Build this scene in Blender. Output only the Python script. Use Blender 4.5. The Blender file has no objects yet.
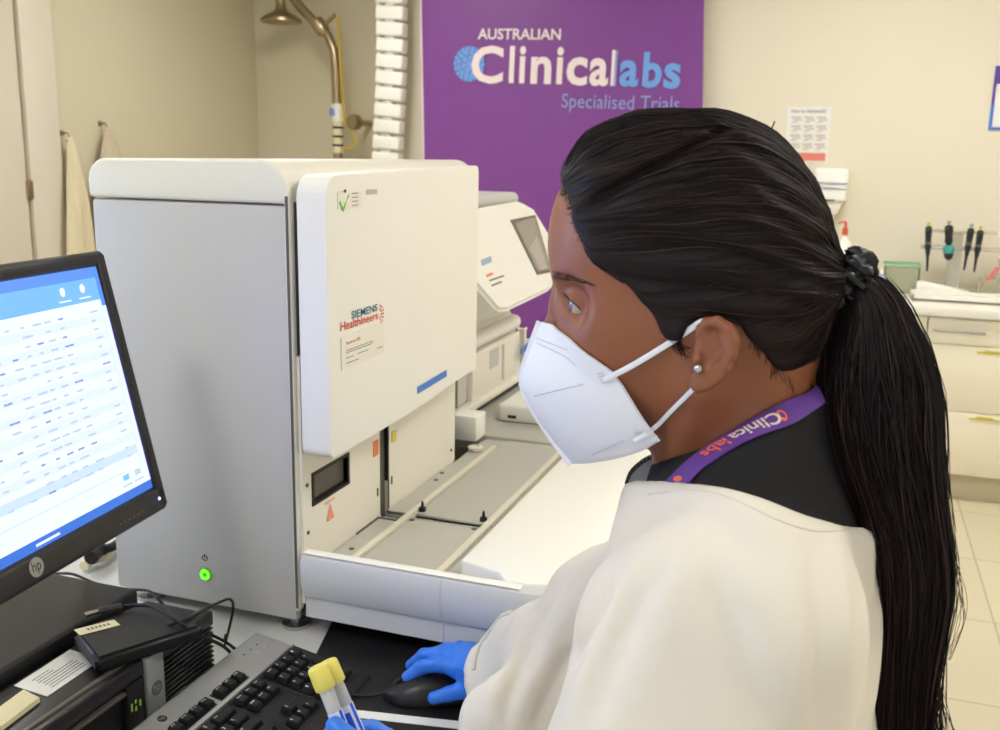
import bpy, bmesh, math, random
import numpy as np
from mathutils import Vector, Matrix
from mathutils.bvhtree import BVHTree
random.seed(7); np.random.seed(7)
scene = bpy.context.scene
COL = scene.collection

# ---------------------------------------------------------------- camera, world, light, exposure
YAW, PITCH, ROLL, FPX = math.radians(19.268), math.radians(12.079), math.radians(1.0567), 984.0
CAM = Vector((0, 0, 1.58))
_cy, _sy, _cp, _sp = math.cos(YAW), math.sin(YAW), math.cos(PITCH), math.sin(PITCH)
FW = Vector((-_sy*_cp, _cy*_cp, -_sp)); _r = Vector((_cy, _sy, 0)); _u = _r.cross(FW)
RT = _r*math.cos(ROLL) + _u*math.sin(ROLL); UP = _u*math.cos(ROLL) - _r*math.sin(ROLL)
cd = bpy.data.cameras.new('camera'); cam = bpy.data.objects.new('camera', cd); COL.objects.link(cam)
cd.sensor_fit = 'HORIZONTAL'; cd.sensor_width = 36.0; cd.lens = FPX/1000*36.0
cd.clip_start = 0.05; cd.clip_end = 60
_m = Matrix((RT, UP, -FW)).transposed().to_4x4(); _m.translation = CAM
cam.matrix_world = _m; scene.camera = cam
cd.dof.use_dof = True; cd.dof.focus_distance = 1.0; cd.dof.aperture_fstop = 12.0
# aim in the photograph: the ray through a pixel, met with an axis plane of the room
def hit(x, y, axis, val):
    d = RT*(x-500) - UP*(y-365) + FW*FPX
    return CAM + d*((val-CAM[axis])/d[axis])

world = bpy.data.worlds.new('world'); scene.world = world; world.use_nodes = True
_bg = world.node_tree.nodes['Background']; _bg.inputs[0].default_value = (0.84, 0.90, 1.0, 1); _bg.inputs[1].default_value = 1.0
vs = scene.view_settings; vs.view_transform = 'Standard'; vs.look = 'None'; vs.gamma = 1; vs.exposure = 0.0
vs.use_curve_mapping = False
LAMP_STRENGTH = 27.0
COOL_LIGHT = 115.0  # strength of the added cool side light
SCREEN_STRENGTH = 1.1

_al = bpy.data.lights.new('added_cool_light', 'AREA'); _al.shape = 'RECTANGLE'; _al.size = 3.2; _al.size_y = 1.5; _al.energy = COOL_LIGHT; _al.color = (0.50, 0.66, 1.0)  # added area light outside the left wall, for cool light on face and analyser
_ao = bpy.data.objects.new('added_cool_light', _al); COL.objects.link(_ao); _ao.location = (-4.15, .3, 1.7); _ao.rotation_euler = (0, -math.pi/2, 0)

# ---------------------------------------------------------------- helpers
def lin(c):
    c = c/255.0
    return c/12.92 if c <= 0.04045 else ((c+0.055)/1.055)**2.4
def rgb(r, g, b): return (lin(r), lin(g), lin(b), 1.0)
def mat(name, col, rough=0.5, metal=0.0, emit=None, estr=0.0, trans=0.0, noise=0.0, nscale=40.0, bump=0.0, bscale=200.0, coat=0.0, spec=0.5, sss=0.0, ior=1.45, sheen=0.0):
    m = bpy.data.materials.new(name); m.use_nodes = True
    nt = m.node_tree; b = nt.nodes['Principled BSDF']
    b.inputs['Base Color'].default_value = col; b.inputs['Roughness'].default_value = rough
    b.inputs['Metallic'].default_value = metal; b.inputs['Coat Weight'].default_value = coat
    b.inputs['Specular IOR Level'].default_value = spec; b.inputs['IOR'].default_value = ior
    b.inputs['Transmission Weight'].default_value = trans
    b.inputs['Sheen Weight'].default_value = sheen
    if sss:
        b.inputs['Subsurface Weight'].default_value = sss; b.inputs['Subsurface Radius'].default_value = (0.012, 0.005, 0.003)
        b.inputs['Subsurface Scale'].default_value = 0.5
    if emit:
        b.inputs['Emission Color'].default_value = emit; b.inputs['Emission Strength'].default_value = estr
    tc = nt.nodes.new('ShaderNodeTexCoord')
    if noise:
        n = nt.nodes.new('ShaderNodeTexNoise'); n.inputs['Scale'].default_value = nscale; n.inputs['Detail'].default_value = 4
        nt.links.new(tc.outputs['Object'], n.inputs['Vector'])
        mx = nt.nodes.new('ShaderNodeMix'); mx.data_type = 'RGBA'
        mx.inputs['A'].default_value = tuple(max(0, c*(1-noise)) for c in col[:3])+(1,)
        mx.inputs['B'].default_value = tuple(min(1, c*(1+noise)) for c in col[:3])+(1,)
        nt.links.new(n.outputs['Fac'], mx.inputs['Factor']); nt.links.new(mx.outputs['Result'], b.inputs['Base Color'])
    if bump:
        n2 = nt.nodes.new('ShaderNodeTexNoise'); n2.inputs['Scale'].default_value = bscale; n2.inputs['Detail'].default_value = 3
        nt.links.new(tc.outputs['Object'], n2.inputs['Vector'])
        bp = nt.nodes.new('ShaderNodeBump'); bp.inputs['Strength'].default_value = bump; bp.inputs['Distance'].default_value = 0.002
        nt.links.new(n2.outputs['Fac'], bp.inputs['Height']); nt.links.new(bp.outputs['Normal'], b.inputs['Normal'])
    return m

class G:
    """geometry collector: vertices, faces and a material slot per face"""
    def __init__(s): s.v = []; s.f = []; s.mi = []; s.mats = []; s.smooth = []
    def slot(s, m):
        if m not in s.mats: s.mats.append(m)
        return s.mats.index(m)
    def add(s, v, f, m, smooth=False):
        k = len(s.v); i = s.slot(m)
        s.v += [tuple(p) for p in v]; s.f += [tuple(k+q for q in p) for p in f]
        s.mi += [i]*len(f); s.smooth += [smooth]*len(f)
        return s
    def box(s, lo, hi, m, bev=0.0, seg=2, M=None, smooth=True):
        bm = bmesh.new(); bmesh.ops.create_cube(bm, size=1)
        lo, hi = Vector(lo), Vector(hi); c = (lo+hi)/2; d = hi-lo
        for v in bm.verts: v.co = Vector((v.co.x*d.x, v.co.y*d.y, v.co.z*d.z))+c
        if bev: bmesh.ops.bevel(bm, geom=bm.edges[:], offset=min(bev, 0.49*min(abs(d.x), abs(d.y), abs(d.z))), segments=seg, affect='EDGES', profile=0.5)
        return s.bm(bm, m, M, smooth and bev > 0)
    def bm(s, bm, m, M=None, smooth=False):
        bm.verts.ensure_lookup_table(); bm.verts.index_update()
        vv = [M @ v.co if M else v.co.copy() for v in bm.verts]
        ff = [[v.index for v in f.verts] for f in bm.faces]
        bm.free(); return s.add(vv, ff, m, smooth)
    def lathe(s, prof, c, axis, m, n=24, smooth=True):
        """prof: (radius, height) pairs along axis from c"""
        a = Vector(axis).normalized(); t = a.orthogonal().normalized(); b = a.cross(t); c = Vector(c)
        vv = []; ff = []
        for r, h in prof:
            for k in range(n):
                th = 2*math.pi*k/n; vv.append(c+a*h+t*(r*math.cos(th))+b*(r*math.sin(th)))
        for i in range(len(prof)-1):
            for k in range(n): ff.append((i*n+k, i*n+(k+1) % n, (i+1)*n+(k+1) % n, (i+1)*n+k))
        ff.append(tuple(range(n-1, -1, -1))); ff.append(tuple((len(prof)-1)*n+k for k in range(n)))
        return s.add(vv, ff, m, smooth)
    def tube(s, pts, r, m, n=8, closed=False, flat=None, smooth=True):
        pts = [Vector(p) for p in pts]; N = len(pts); vv = []; ff = []
        rr = r if isinstance(r, list) else [r]*N
        nrm = None
        for i, p in enumerate(pts):
            if closed: t = (pts[(i+1) % N]-pts[i-1])
            else: t = pts[min(i+1, N-1)]-pts[max(i-1, 0)]
            t = t.normalized() if t.length > 1e-9 else Vector((0, 0, 1))
            if flat is not None:
                fl = flat[i] if isinstance(flat, list) else Vector(flat)
                nrm = (fl - t*fl.dot(t)).normalized()
            elif nrm is None: nrm = t.orthogonal().normalized()
            else:
                nrm = (nrm - t*nrm.dot(t))
                nrm = nrm.normalized() if nrm.length > 1e-6 else t.orthogonal().normalized()
            b = t.cross(nrm); R = rr[i]; ra, rb = (R if isinstance(R, tuple) else (R, R))
            for k in range(n):
                th = 2*math.pi*(k+.5)/n; vv.append(p+nrm*(ra*math.cos(th))+b*(rb*math.sin(th)))
        for i in range(N if closed else N-1):
            j = (i+1) % N
            for k in range(n): ff.append((i*n+k, i*n+(k+1) % n, j*n+(k+1) % n, j*n+k))
        if not closed: ff.append(tuple(range(n-1, -1, -1))); ff.append(tuple((N-1)*n+k for k in range(n)))
        return s.add(vv, ff, m, smooth)
    def prism(s, poly, ax, a, b, m, bev=0.0, seg=2, smooth=True):
        """poly in the two axes other than ax, extruded from a to b along ax"""
        bm = bmesh.new(); o = [i for i in range(3) if i != ax]
        def mk(p, h):
            q = [0, 0, 0]; q[o[0]] = p[0]; q[o[1]] = p[1]; q[ax] = h; return bm.verts.new(q)
        A = [mk(p, a) for p in poly]; B = [mk(p, b) for p in poly]; n = len(poly)
        bm.faces.new(A); bm.faces.new(B[::-1])
        for i in range(n): bm.faces.new((A[i], B[i], B[(i+1) % n], A[(i+1) % n]))
        bmesh.ops.recalc_face_normals(bm, faces=bm.faces[:])
        if bev: bmesh.ops.bevel(bm, geom=bm.edges[:], offset=bev, segments=seg, affect='EDGES', profile=0.5, clamp_overlap=True)
        return s.bm(bm, m, None, smooth and bev > 0)
    def quad(s, o, u, v, m):
        o, u, v = Vector(o), Vector(u), Vector(v); return s.add([o, o+u, o+u+v, o+v], [(0, 1, 2, 3)], m)
    def slab(s, o, u, v, t, m):
        """thin plate: corner o, edges u v, thickness t along u x v"""
        o, u, v = Vector(o), Vector(u), Vector(v); w = u.cross(v).normalized()*t
        p = [o, o+u, o+u+v, o+v]; return s.add(p+[q+w for q in p], [(3, 2, 1, 0), (4, 5, 6, 7), (0, 1, 5, 4), (1, 2, 6, 5), (2, 3, 7, 6), (3, 0, 4, 7)], m)
    def obj(s, name, parent=None, loc=None):
        me = bpy.data.meshes.new(name); me.from_pydata(s.v, [], s.f)
        for m in s.mats: me.materials.append(m)
        me.polygons.foreach_set('material_index', s.mi); me.polygons.foreach_set('use_smooth', s.smooth)
        me.update()
        o = bpy.data.objects.new(name, me); COL.objects.link(o)
        if any(s.smooth) and not all(s.smooth) or any(s.smooth): me.set_sharp_from_angle(angle=math.radians(42))
        if parent: attach(o, parent)
        return o
def attach(o, p):
    o.parent = p; o.matrix_parent_inverse = p.matrix_world.inverted() if False else Matrix.Translation(-Vector(p.location))
    return o
def tag(o, label, cat, group=None):
    o['label'] = label; o['category'] = cat
    if group: o['group'] = group
    return o
def thing(name, label, cat, loc, group=None):
    o = bpy.data.objects.new(name, None); o.empty_display_size = 0.05; COL.objects.link(o); o.location = loc
    return tag(o, label, cat, group)
def struct(o, label=None):
    o['kind'] = 'structure'
    if label: o['label'] = label
    return o
_glyph = {}
def glyphs(txt, bold=0.0):
    key = (txt, bold)
    if key not in _glyph:
        c = bpy.data.curves.new('t', 'FONT'); c.body = txt; c.size = 1; c.offset = bold; c.resolution_u = 3
        o = bpy.data.objects.new('t', c); COL.objects.link(o)
        dg = bpy.context.evaluated_depsgraph_get(); me = bpy.data.meshes.new_from_object(o.evaluated_get(dg))
        _glyph[key] = ([tuple(v.co) for v in me.vertices], [tuple(p.vertices) for p in me.polygons])
        bpy.data.objects.remove(o); bpy.data.curves.remove(c); bpy.data.meshes.remove(me)
    return _glyph[key]
def text(g, txt, o, u, v, w, h, m, bold=0.0, keep=False):
    """glyph outlines fitted to the rectangle o + [0,w]u + [0,h]v"""
    vv, ff = glyphs(txt, bold); o, u, v = Vector(o), Vector(u).normalized(), Vector(v).normalized()
    x0 = min(p[0] for p in vv); x1 = max(p[0] for p in vv); y0 = min(p[1] for p in vv); y1 = max(p[1] for p in vv)
    sx = w/(x1-x0) if w else h/(y1-y0); sy = h/(y1-y0) if h else sx
    g.add([o+u*((p[0]-x0)*sx)+v*((p[1]-y0)*sy) for p in vv], ff, m)
    return (x1-x0)*sx

# ---------------------------------------------------------------- materials
M = dict(
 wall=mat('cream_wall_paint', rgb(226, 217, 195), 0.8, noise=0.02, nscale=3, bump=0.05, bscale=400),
 walll=mat('shaded_wall_paint', rgb(212, 203, 176), 0.8, noise=0.03, nscale=2, bump=0.05, bscale=400),  # left and recess walls: their shade is put into a darker wall colour
 ceil=mat('white_ceiling', rgb(225, 222, 210), 0.9),
 trim=mat('white_gloss_trim', rgb(222, 214, 196), 0.4),
 lamp=mat('lamp_diffuser', rgb(255, 255, 255), 0.5, emit=(1, 0.985, 0.945, 1), estr=LAMP_STRENGTH),
 lampframe=mat('lamp_frame', rgb(240, 240, 240), 0.4),
 cream=mat('cream_plastic', rgb(238, 235, 227), 0.38, noise=0.01, nscale=8, bump=0.04, bscale=900),
 cream2=mat('warm_white_plastic', rgb(230, 225, 210), 0.45, noise=0.01, nscale=8),
 grey=mat('pale_grey_panel', rgb(196, 193, 188), 0.5, noise=0.02, nscale=5, bump=0.06, bscale=1500),
 deck=mat('grey_metal_deck', rgb(188, 186, 176), 0.42, metal=0.1, noise=0.02, nscale=20),
 deckw=mat('cream_rail', rgb(222, 215, 196), 0.4),
 guard=mat('light_grey_guard', rgb(205, 204, 202), 0.42),
 white=mat('white_plastic', rgb(242, 240, 230), 0.35),
 dark=mat('dark_recess', rgb(22, 21, 21), 0.5),
 darkg=mat('dark_grey_plastic', rgb(88, 84, 76), 0.4),
 black=mat('black_plastic', rgb(27, 26, 27), 0.42, noise=0.05, nscale=60, bump=0.08, bscale=1800),
 blackg=mat('satin_black_plastic', rgb(34, 32, 33), 0.35, bump=0.05, bscale=1500),
 key=mat('black_key_plastic', rgb(20, 19, 20), 0.38),
 legend=mat('white_key_legend', rgb(205, 205, 205), 0.6),
 silver=mat('silver_plastic', rgb(158, 158, 155), 0.38, metal=0.35, noise=0.03, nscale=200),
 chrome=mat('chrome', rgb(200, 200, 200), 0.2, metal=1.0),
 brass=mat('aged_nickel', rgb(168, 150, 118), 0.32, metal=0.85),
 yellow=mat('yellow_paint', rgb(205, 175, 70), 0.5),
 blue=mat('blue_marking', rgb(70, 120, 200), 0.5),
 red=mat('red_marking', rgb(214, 84, 60), 0.5),
 orange=mat('orange_sticker', rgb(236, 130, 84), 0.5),
 ysticker=mat('yellow_sticker', rgb(216, 196, 70), 0.5),
 teal=mat('teal_print', rgb(58, 112, 140), 0.5),
 paper=mat('white_paper', rgb(232, 230, 224), 0.8),
 paperc=mat('cream_paper', rgb(232, 222, 180), 0.8),
 ink=mat('grey_print', rgb(120, 118, 116), 0.8),
 inkd=mat('dark_print', rgb(45, 42, 42), 0.8),
 green=mat('green_print', rgb(110, 190, 60), 0.6),
 purple=mat('purple_banner_vinyl', rgb(126, 64, 142), 0.42, noise=0.04, nscale=6),
 bcream=mat('banner_cream_print', rgb(240, 222, 220), 0.5),
 bblue=mat('banner_blue_print', rgb(112, 160, 226), 0.5),
 bblue2=mat('banner_soft_blue_print', rgb(150, 158, 214), 0.5),
 top=mat('white_laminate', rgb(232, 228, 214), 0.35),
 cab=mat('cream_laminate', rgb(236, 227, 202), 0.5, noise=0.01, nscale=6),
 plinth=mat('beige_plinth', rgb(196, 184, 154), 0.5),
 desktop=mat('pale_bench_laminate', rgb(206, 204, 198), 0.3),
 mat_=mat('black_desk_mat', rgb(24, 23, 25), 0.5, noise=0.15, nscale=500, bump=0.3, bscale=2500),
 cloth=mat('ivory_cloth', rgb(226, 214, 178), 0.9, bump=0.2, bscale=600),
 cloth2=mat('beige_cloth', rgb(206, 192, 166), 0.9, bump=0.2, bscale=600),
 rubber=mat('black_rubber', rgb(18, 18, 18), 0.6),
)

# ---------------------------------------------------------------- the room
XL, YB, XR, CH = -3.892, 5.6, 3.4, 2.95
def floor_mat():
    m = mat('cream_floor_tiles', rgb(212, 202, 174), 0.25)
    nt = m.node_tree; b = nt.nodes['Principled BSDF']
    tc = nt.nodes.new('ShaderNodeTexCoord'); br = nt.nodes.new('ShaderNodeTexBrick')
    br.offset = 0; br.inputs['Scale'].default_value = 1; br.inputs['Brick Width'].default_value = 0.6; br.inputs['Row Height'].default_value = 0.6
    br.inputs['Mortar Size'].default_value = 0.004
    br.inputs['Color1'].default_value = rgb(216, 205, 176); br.inputs['Color2'].default_value = rgb(210, 200, 172); br.inputs['Mortar'].default_value = rgb(186, 175, 148)
    nt.links.new(tc.outputs['Object'], br.inputs['Vector']); nt.links.new(br.outputs['Color'], b.inputs['Base Color'])
    return m
struct(G().box((XL-.1, -2.6, -.1), (XR+.1, 6.2, 0), floor_mat()).obj('floor'))
struct(G().box((XL-.1, -2.6, CH), (XR+.1, 6.2, CH+.1), M['ceil']).obj('ceiling'))
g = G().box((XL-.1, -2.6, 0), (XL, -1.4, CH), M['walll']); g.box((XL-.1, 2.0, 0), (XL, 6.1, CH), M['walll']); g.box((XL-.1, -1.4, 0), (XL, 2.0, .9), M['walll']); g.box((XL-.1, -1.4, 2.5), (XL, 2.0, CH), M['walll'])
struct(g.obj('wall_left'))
g = G()
for y in (-1.4, -.27, .87, 1.96): g.box((XL-.08, y, .9), (XL+.01, y+.04, 2.5), M['trim'], .004)
for z in (.9, 2.46): g.box((XL-.08, -1.36, z), (XL+.01, 1.96, z+.04), M['trim'], .004)
win = struct(g.obj('added_window_1')); g = G(); g.box((XL-.04, -1.36, .94), (XL-.036, 1.96, 2.46), mat('added_window_glass', rgb(250, 252, 255), .0, trans=1.0, ior=1.02)); attach(g.obj('pane'), win)  # unseen window, added to let the cool side light in
struct(G().box((XR, -2.6, 0), (XR+.1, 6.2, CH), M['wall']).obj('wall_right'))
g = G().box((-2.60, YB, 0), (XR, 6.1, CH), M['wall']); struct(g.obj('wall_back'))
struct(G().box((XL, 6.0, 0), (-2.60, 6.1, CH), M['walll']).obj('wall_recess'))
# door and its white frame in the left wall
g = G().box((XL, 3.925, 0), (XL+.03, 4.14, 2.75), M['trim'], 0.006)
g.box((XL, 3.0, 2.35), (XL+.03, 3.925, 2.75), M['trim'], 0.006)
g.box((XL, 2.85, 0), (XL+.03, 3.0, 2.75), M['trim'], 0.006)
struct(g.obj('trim_1'))
g = G().box((XL, 3.005, 0.01), (XL+.022, 3.90, 2.345), M['trim'], 0.004)
door = struct(g.obj('door_1'))
hp = hit(24.5, 190, 0, XL+.03)
g = G()
for zc in (hp.z, 0.3): g.box((XL+.012, 3.893, zc-.045), (XL+.034, 3.930, zc+.045), M['brass'], 0.004)
attach(g.obj('hinge'), door)
g = G(); g.lathe([(0.026, 0), (0.026, .008), (0.01, .01), (.01, .05)], (XL+.022, 3.10, 1.0), (1, 0, 0), M['brass']); g.tube([(XL+.07, 3.10, 1.0), (XL+.07, 3.22, 1.0)], .009, M['brass'])
attach(g.obj('door_handle'), door)
# ceiling light panels
first = None
for lx, ly in ((-2.5, 4.2), (0.1, 4.2), (2.2, 4.2), (-2.5, 1.7), (0.9, 1.7), (2.2, 0.3), (-1.0, -0.6)):
    t = thing('ceiling_light', 'square flush ceiling light panel with white frame', 'ceiling light', (lx, ly, CH), 'flush light panels in the ceiling')
    g = G()
    for a, b, c, d in ((-.3, -.3, .3, -.27), (-.3, .27, .3, .3), (-.3, -.27, -.27, .27), (.27, -.27, .3, .27)):
        g.box((lx+a, ly+b, CH-.03), (lx+c, ly+d, CH), M['lampframe'], 0.003)
    g.obj('frame', t)
    G().box((lx-.27, ly-.27, CH-.02), (lx+.27, ly+.27, CH-.005), M['lamp']).obj('diffuser', t)

# coats/towels hanging on hooks by the door
def hanging(px, py_top, wpx, drop, m, label, name, seed):
    top = hit(px, py_top, 0, XL+.04); rnd = random.Random(seed); t = thing(name, label, 'towel', (top.x, top.y, top.z-drop), 'cloths hanging beside the door')
    g = G(); N, K = 26, 44; vv = []; ff = []
    ph = [rnd.uniform(0, 6.28) for _ in range(6)]
    for i in range(N+1):
        s = i/N; w = .016+(wpx)*(1-(1-s)**2.6)*.5
        for k in range(K):
            th = 2*math.pi*k/K
            fold = 1+.22*s**.4*math.sin(5*th+ph[0]+s*1.5)+.12*math.sin(9*th+ph[1]-s)
            vv.append((top.x+.012+.04*min(1, s*3)*fold*(math.cos(th)*.6+.25)+.004, top.y+w*math.sin(th)*fold+.012*s*math.sin(ph[2]), top.z-drop*s-.012*math.sin(3*th+ph[3])*s))
    for i in range(N):
        for k in range(K): ff.append((i*K+k, (i+1)*K+k, (i+1)*K+(k+1) % K, i*K+(k+1) % K))
    ff.append(tuple(range(K))); ff.append(tuple(N*K+k for k in range(K-1, -1, -1)))
    g.add(vv, ff, m, True); g.obj('cloth', t)
    g = G(); g.lathe([(.014, 0), (.014, .006), (.005, .008), (.005, .035)], (XL, top.y, top.z+.02), (1, 0, 0), M['brass'], 12)
    g.tube([(XL+.035, top.y, top.z+.02), (XL+.045, top.y, top.z+.01), (XL+.045, top.y, top.z-.015), (XL+.03, top.y, top.z-.02)], .004, M['brass'])
    g.obj('hook', t)
    return t
hanging(68, 137, .15, 1.0, M['cloth'], 'ivory cloth hanging from the wall hook nearest the door frame', 'hanging_towel', 3)
hanging(106, 127, .27, .8, M['cloth2'], 'beige cloth hanging from a hook, its tip just above the analyser', 'hanging_towel', 9)

# emergency shower in the recess
t = thing('emergency_shower', 'metal emergency shower with round head, bent pipe and yellow pull rod in the corner recess', 'shower', hit(337, 150, 1, 5.75).xy.to_3d())
def p57(x, y): return hit(x, y, 1, 5.72)
base = p57(338, 152)
g = G(); g.tube([(base.x, 5.72, 0.0), base, p57(337, 100), p57(336, 70), p57(334, 50), p57(328, 36), p57(318, 26), p57(303, 10), p57(290, -6), p57(284, -14), p57(281, -10), p57(280, 4)], .030, M['brass'], 14)
g.obj('pipe', t)
hd = p57(281, 12)
g = G(); g.lathe([(.03, .06), (.035, .02), (.05, 0), (.10, -.022), (.128, -.045), (.13, -.062), (.12, -.066), (.02, -.066)], hd, (0, 0, 1), M['brass'], 28); g.obj('shower_head', t)
g = G(); q = p57(321, 28); g.lathe([(.045, -.05), (.045, .03), (.03, .05)], q, (.5, 0, -.6), M['brass'], 16); g.tube([q, p57(336, 14)], .014, M['brass']); g.obj('valve', t)
g = G(); g.tube([p57(337, 14), p57(340, 50), p57(342, 90), p57(344, 120), p57(352, 132), p57(356, 142), p57(350, 149), p57(338, 149)], .009, M['yellow'], 8); g.obj('pull_rod', t)
q = p57(350, 122); g = G(); g.tube([(q.x, 5.72, q.z), (q.x, 5.999, q.z)], .02, M['brass'], 12); g.lathe([(.045, 0), (.05, .02), (.05, .05), (.02, .06)], (q.x+.02, 5.70, q.z), (.2, 1, 0), M['brass'], 18)
g.tube([p57(338, 123), q], .012, M['yellow']); g.obj('wall_bracket', t)
g = G(); a = p57(337, 104); b = p57(338, 122)
g.tube([a, b], .036, M['white'], 16); c2 = p57(338, 153)
for k in range(7):
    s0 = b.lerp(c2, k/7); s1 = b.lerp(c2, (k+.5)/7); g.tube([s0, s1], .0335, M['inkd'] if k % 2 else M['paperc'], 16)
g.tube([b, c2], .0325, M['paperc'], 16)
text(g, 'B', p57(333, 116)+Vector((0, -.04, 0)), (1, 0, 0), (0, 0, 1), .035, .045, M['blue'], .02)
g.obj('label_sleeve', t)

# segmented white cable spine beside the banner
t = thing('cable_spine', 'white segmented cable spine hanging from the ceiling left of the purple banner', 'cable guide', (-2.72, 5.5, 0))
def c55(x, y): return hit(x, y, 1, 5.45)
path = []
for py in range(-90, 620, 1): path.append((391 + 1.5*math.sin((py+10)/60.) - max(0, min(py, 160))*.021, py))
seg = g_i = 0
py = -84
n = 0
while py < 600:
    xx = 391.5 + 1.2*math.sin((py)/40.) - max(0, min(py, 200))*.02
    a = c55(xx, py); w = .088; h = 13.6*.0056
    if a.z+.04 > CH-.02 : py += 16.2; continue
    if a.z < .1: break
    g = G(); Mx = Matrix.Translation((a.x, 5.45, a.z)) @ Matrix.Rotation(math.radians(3+3*math.sin(py/50.)), 4, 'Y')
    g.box((-w, -.04, -h/2), (w, .04, h/2), M['white'], .012, 3, Mx)
    g.box((w*-.35, -.032, h/2), (w*.3, .03, h/2+.012), M['cream2'], .004, 1, Mx)
    g.box((-w*.96, -.03, -h/2-.006), (-w*.72, .03, h/2+.006), M['cream2'], .004, 1, Mx)
    o = g.obj('spine_segment', t); n += 1
    py += 16.2
g = G(); g.tube([(c55(391, -84).x, 5.46, CH), c55(391, -60)+Vector((0, .01, 0)), c55(391, 0)+Vector((0, .01, 0)), c55(389, 100)+Vector((0, .01, 0)), c55(387, 200)+Vector((0, .01, 0)), (c55(387, 200).x, 5.46, .1)], .025, M['cream2'], 10); g.obj('cable_bundle', t)
G().lathe([(.12, 0), (.12, .02), (.04, .04), (.03, .12)], (c55(387, 200).x, 5.46, 0), (0, 0, 1), M['cream2'], 20).obj('base', t)

# ---------------------------------------------------------------- purple banner
YBN = 5.52
b0 = hit(475, 82, 1, YBN); b1 = hit(680, 88, 1, YBN)
ang = math.atan2(b1.z-b0.z, b1.x-b0.x)
UB = Vector((math.cos(ang*.8), 0, math.sin(ang*.8))); VB = Vector((-UB.z, 0, UB.x)); SB = (hit(681, 82, 1, YBN)-b0).length/206
o0 = hit(421.5, 80, 1, YBN)
Wb = (hit(703, 88, 1, YBN)-o0).dot(UB)
def bn(px, py, off=0.0):   # banner point from a reading of the photo, laid in the banner's own plane
    q = hit(px, py, 1, YBN)-o0; return o0+UB*q.dot(UB)+VB*q.dot(VB)+Vector((0, -off, 0))
t = thing('banner', 'tall purple banner with cream and blue laboratory lettering hanging on the back wall', 'banner', (o0.x+Wb/2, YBN, 0.5))
zt, zb = 2.80-o0.z, 0.35-o0.z
LB, RB_, LT, RTp = [bn(422.8+(.018*(yy-80)), yy) if s else bn(703-.012*(yy-80), yy) for s, yy in ((1, 345), (0, 375), (1, -78), (0, -63))]
g = G(); th = Vector((0, .006, 0)); g.add([LB, RB_, RTp, LT, LB+th, RB_+th, RTp+th, LT+th], [(0, 1, 2, 3), (7, 6, 5, 4), (0, 4, 5, 1), (1, 5, 6, 2), (2, 6, 7, 3), (3, 7, 4, 0)], M['purple']); g.obj('sheet', t)
g = G(); g.tube([LB-UB*.005, LT-UB*.005], [(.006, .010)]*2, M['bcream'], 8); g.obj('edge_highlight', t)  # pale strip stands for the highlight along the banner's left edge
g = G(); g.tube([LT-UB*.02, RTp+UB*.02], .022, M['silver'], 12); g.obj('top_rail', t)
g = G(); g.tube([LB-UB*.02, RB_+UB*.02], .022, M['silver'], 12); g.obj('bottom_rail', t)
for s in (.1, .9):
    p = LT.lerp(RTp, s); G().tube([p, (p.x, 5.6, p.z)], .01, M['silver']).obj('hanger', t)
def btext(s, x0, x1, ytop, ybot, m, bold, off=.0075):
    """x range and cap top/bottom read at the left end of the word"""
    a = bn(x0, ybot, off); w = (bn(x1, ybot, off)-a).dot(UB); h = (bn(x0, ytop, off)-a).dot(VB)
    g = G(); text(g, s, a, UB, VB, w, h, m, bold); return g
btext('AUSTRALIAN', 478, 561, 28.5, 39.5, M['bcream'], .02).obj('lettering', t)
gl = btext('C', 471, 503, 45.5, 83.5, M['bcream'], .028)
for s, x0, x1, yt, yb in (('l', 509, 514, 46, 83), ('i', 519, 525, 46, 83.3), ('n', 530.5, 551, 56.5, 83.8), ('i', 556, 562.5, 47, 84.2), ('c', 566, 587, 57, 85.5), ('a', 589, 608, 58, 86)):
    for q in (btext(s, x0, x1, yt, yb, M['bcream'], .028),): gl.add(q.v, q.f, M['bcream'])
q = btext('l', 610.5, 613.5, 50, 86, M['bcream'], .05); gl.add(q.v, q.f, M['bcream'])
gl.obj('lettering', t)
gl = btext('l', 613.5, 616, 50.5, 86.2, M['bblue2'], .05)
for s, x0, x1, yt, yb in (('a', 619, 638, 60, 87), ('b', 642, 661, 52, 88), ('s', 663, 680, 63, 89)):
    q = btext(s, x0, x1, yt, yb, M['bblue'], .03); gl.add(q.v, q.f, M['bblue'])
gl.obj('lettering', t)
btext('Specialised Trials', 561.5, 679, 93.5, 112, M['bblue2'], .0).obj('lettering', t)
g = G(); cc = bn(469.5, 64, .0065); R0 = 16.5*SB
vv = [cc]+[cc+UB*(R0*math.cos(k*math.pi/18))+VB*(R0*1.05*math.sin(k*math.pi/18)) for k in range(36)]
g.add(vv, [(0, k+1, (k+1) % 36+1) for k in range(36)], mat('banner_mid_blue', rgb(96, 130, 200), .5))
rnd = random.Random(4); dots = []
for ring, (rr, cnt, ds) in enumerate(((.0, 1, .2), (.36, 6, .17), (.68, 12, .15), (.9, 18, .11))):
    for k in range(cnt):
        th = 2*math.pi*(k+ring*.3)/cnt; c = cc+UB*(R0*rr*math.cos(th))+VB*(R0*rr*math.sin(th))+Vector((0, -.0005, 0)); rd = R0*ds*rnd.uniform(.8, 1.1)
        g.add([c]+[c+UB*(rd*math.cos(j*math.pi/6))+VB*(rd*math.sin(j*math.pi/6)) for j in range(12)], [(0, j+1, (j+1) % 12+1) for j in range(12)], M['bblue'])
g.obj('emblem', t)

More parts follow.
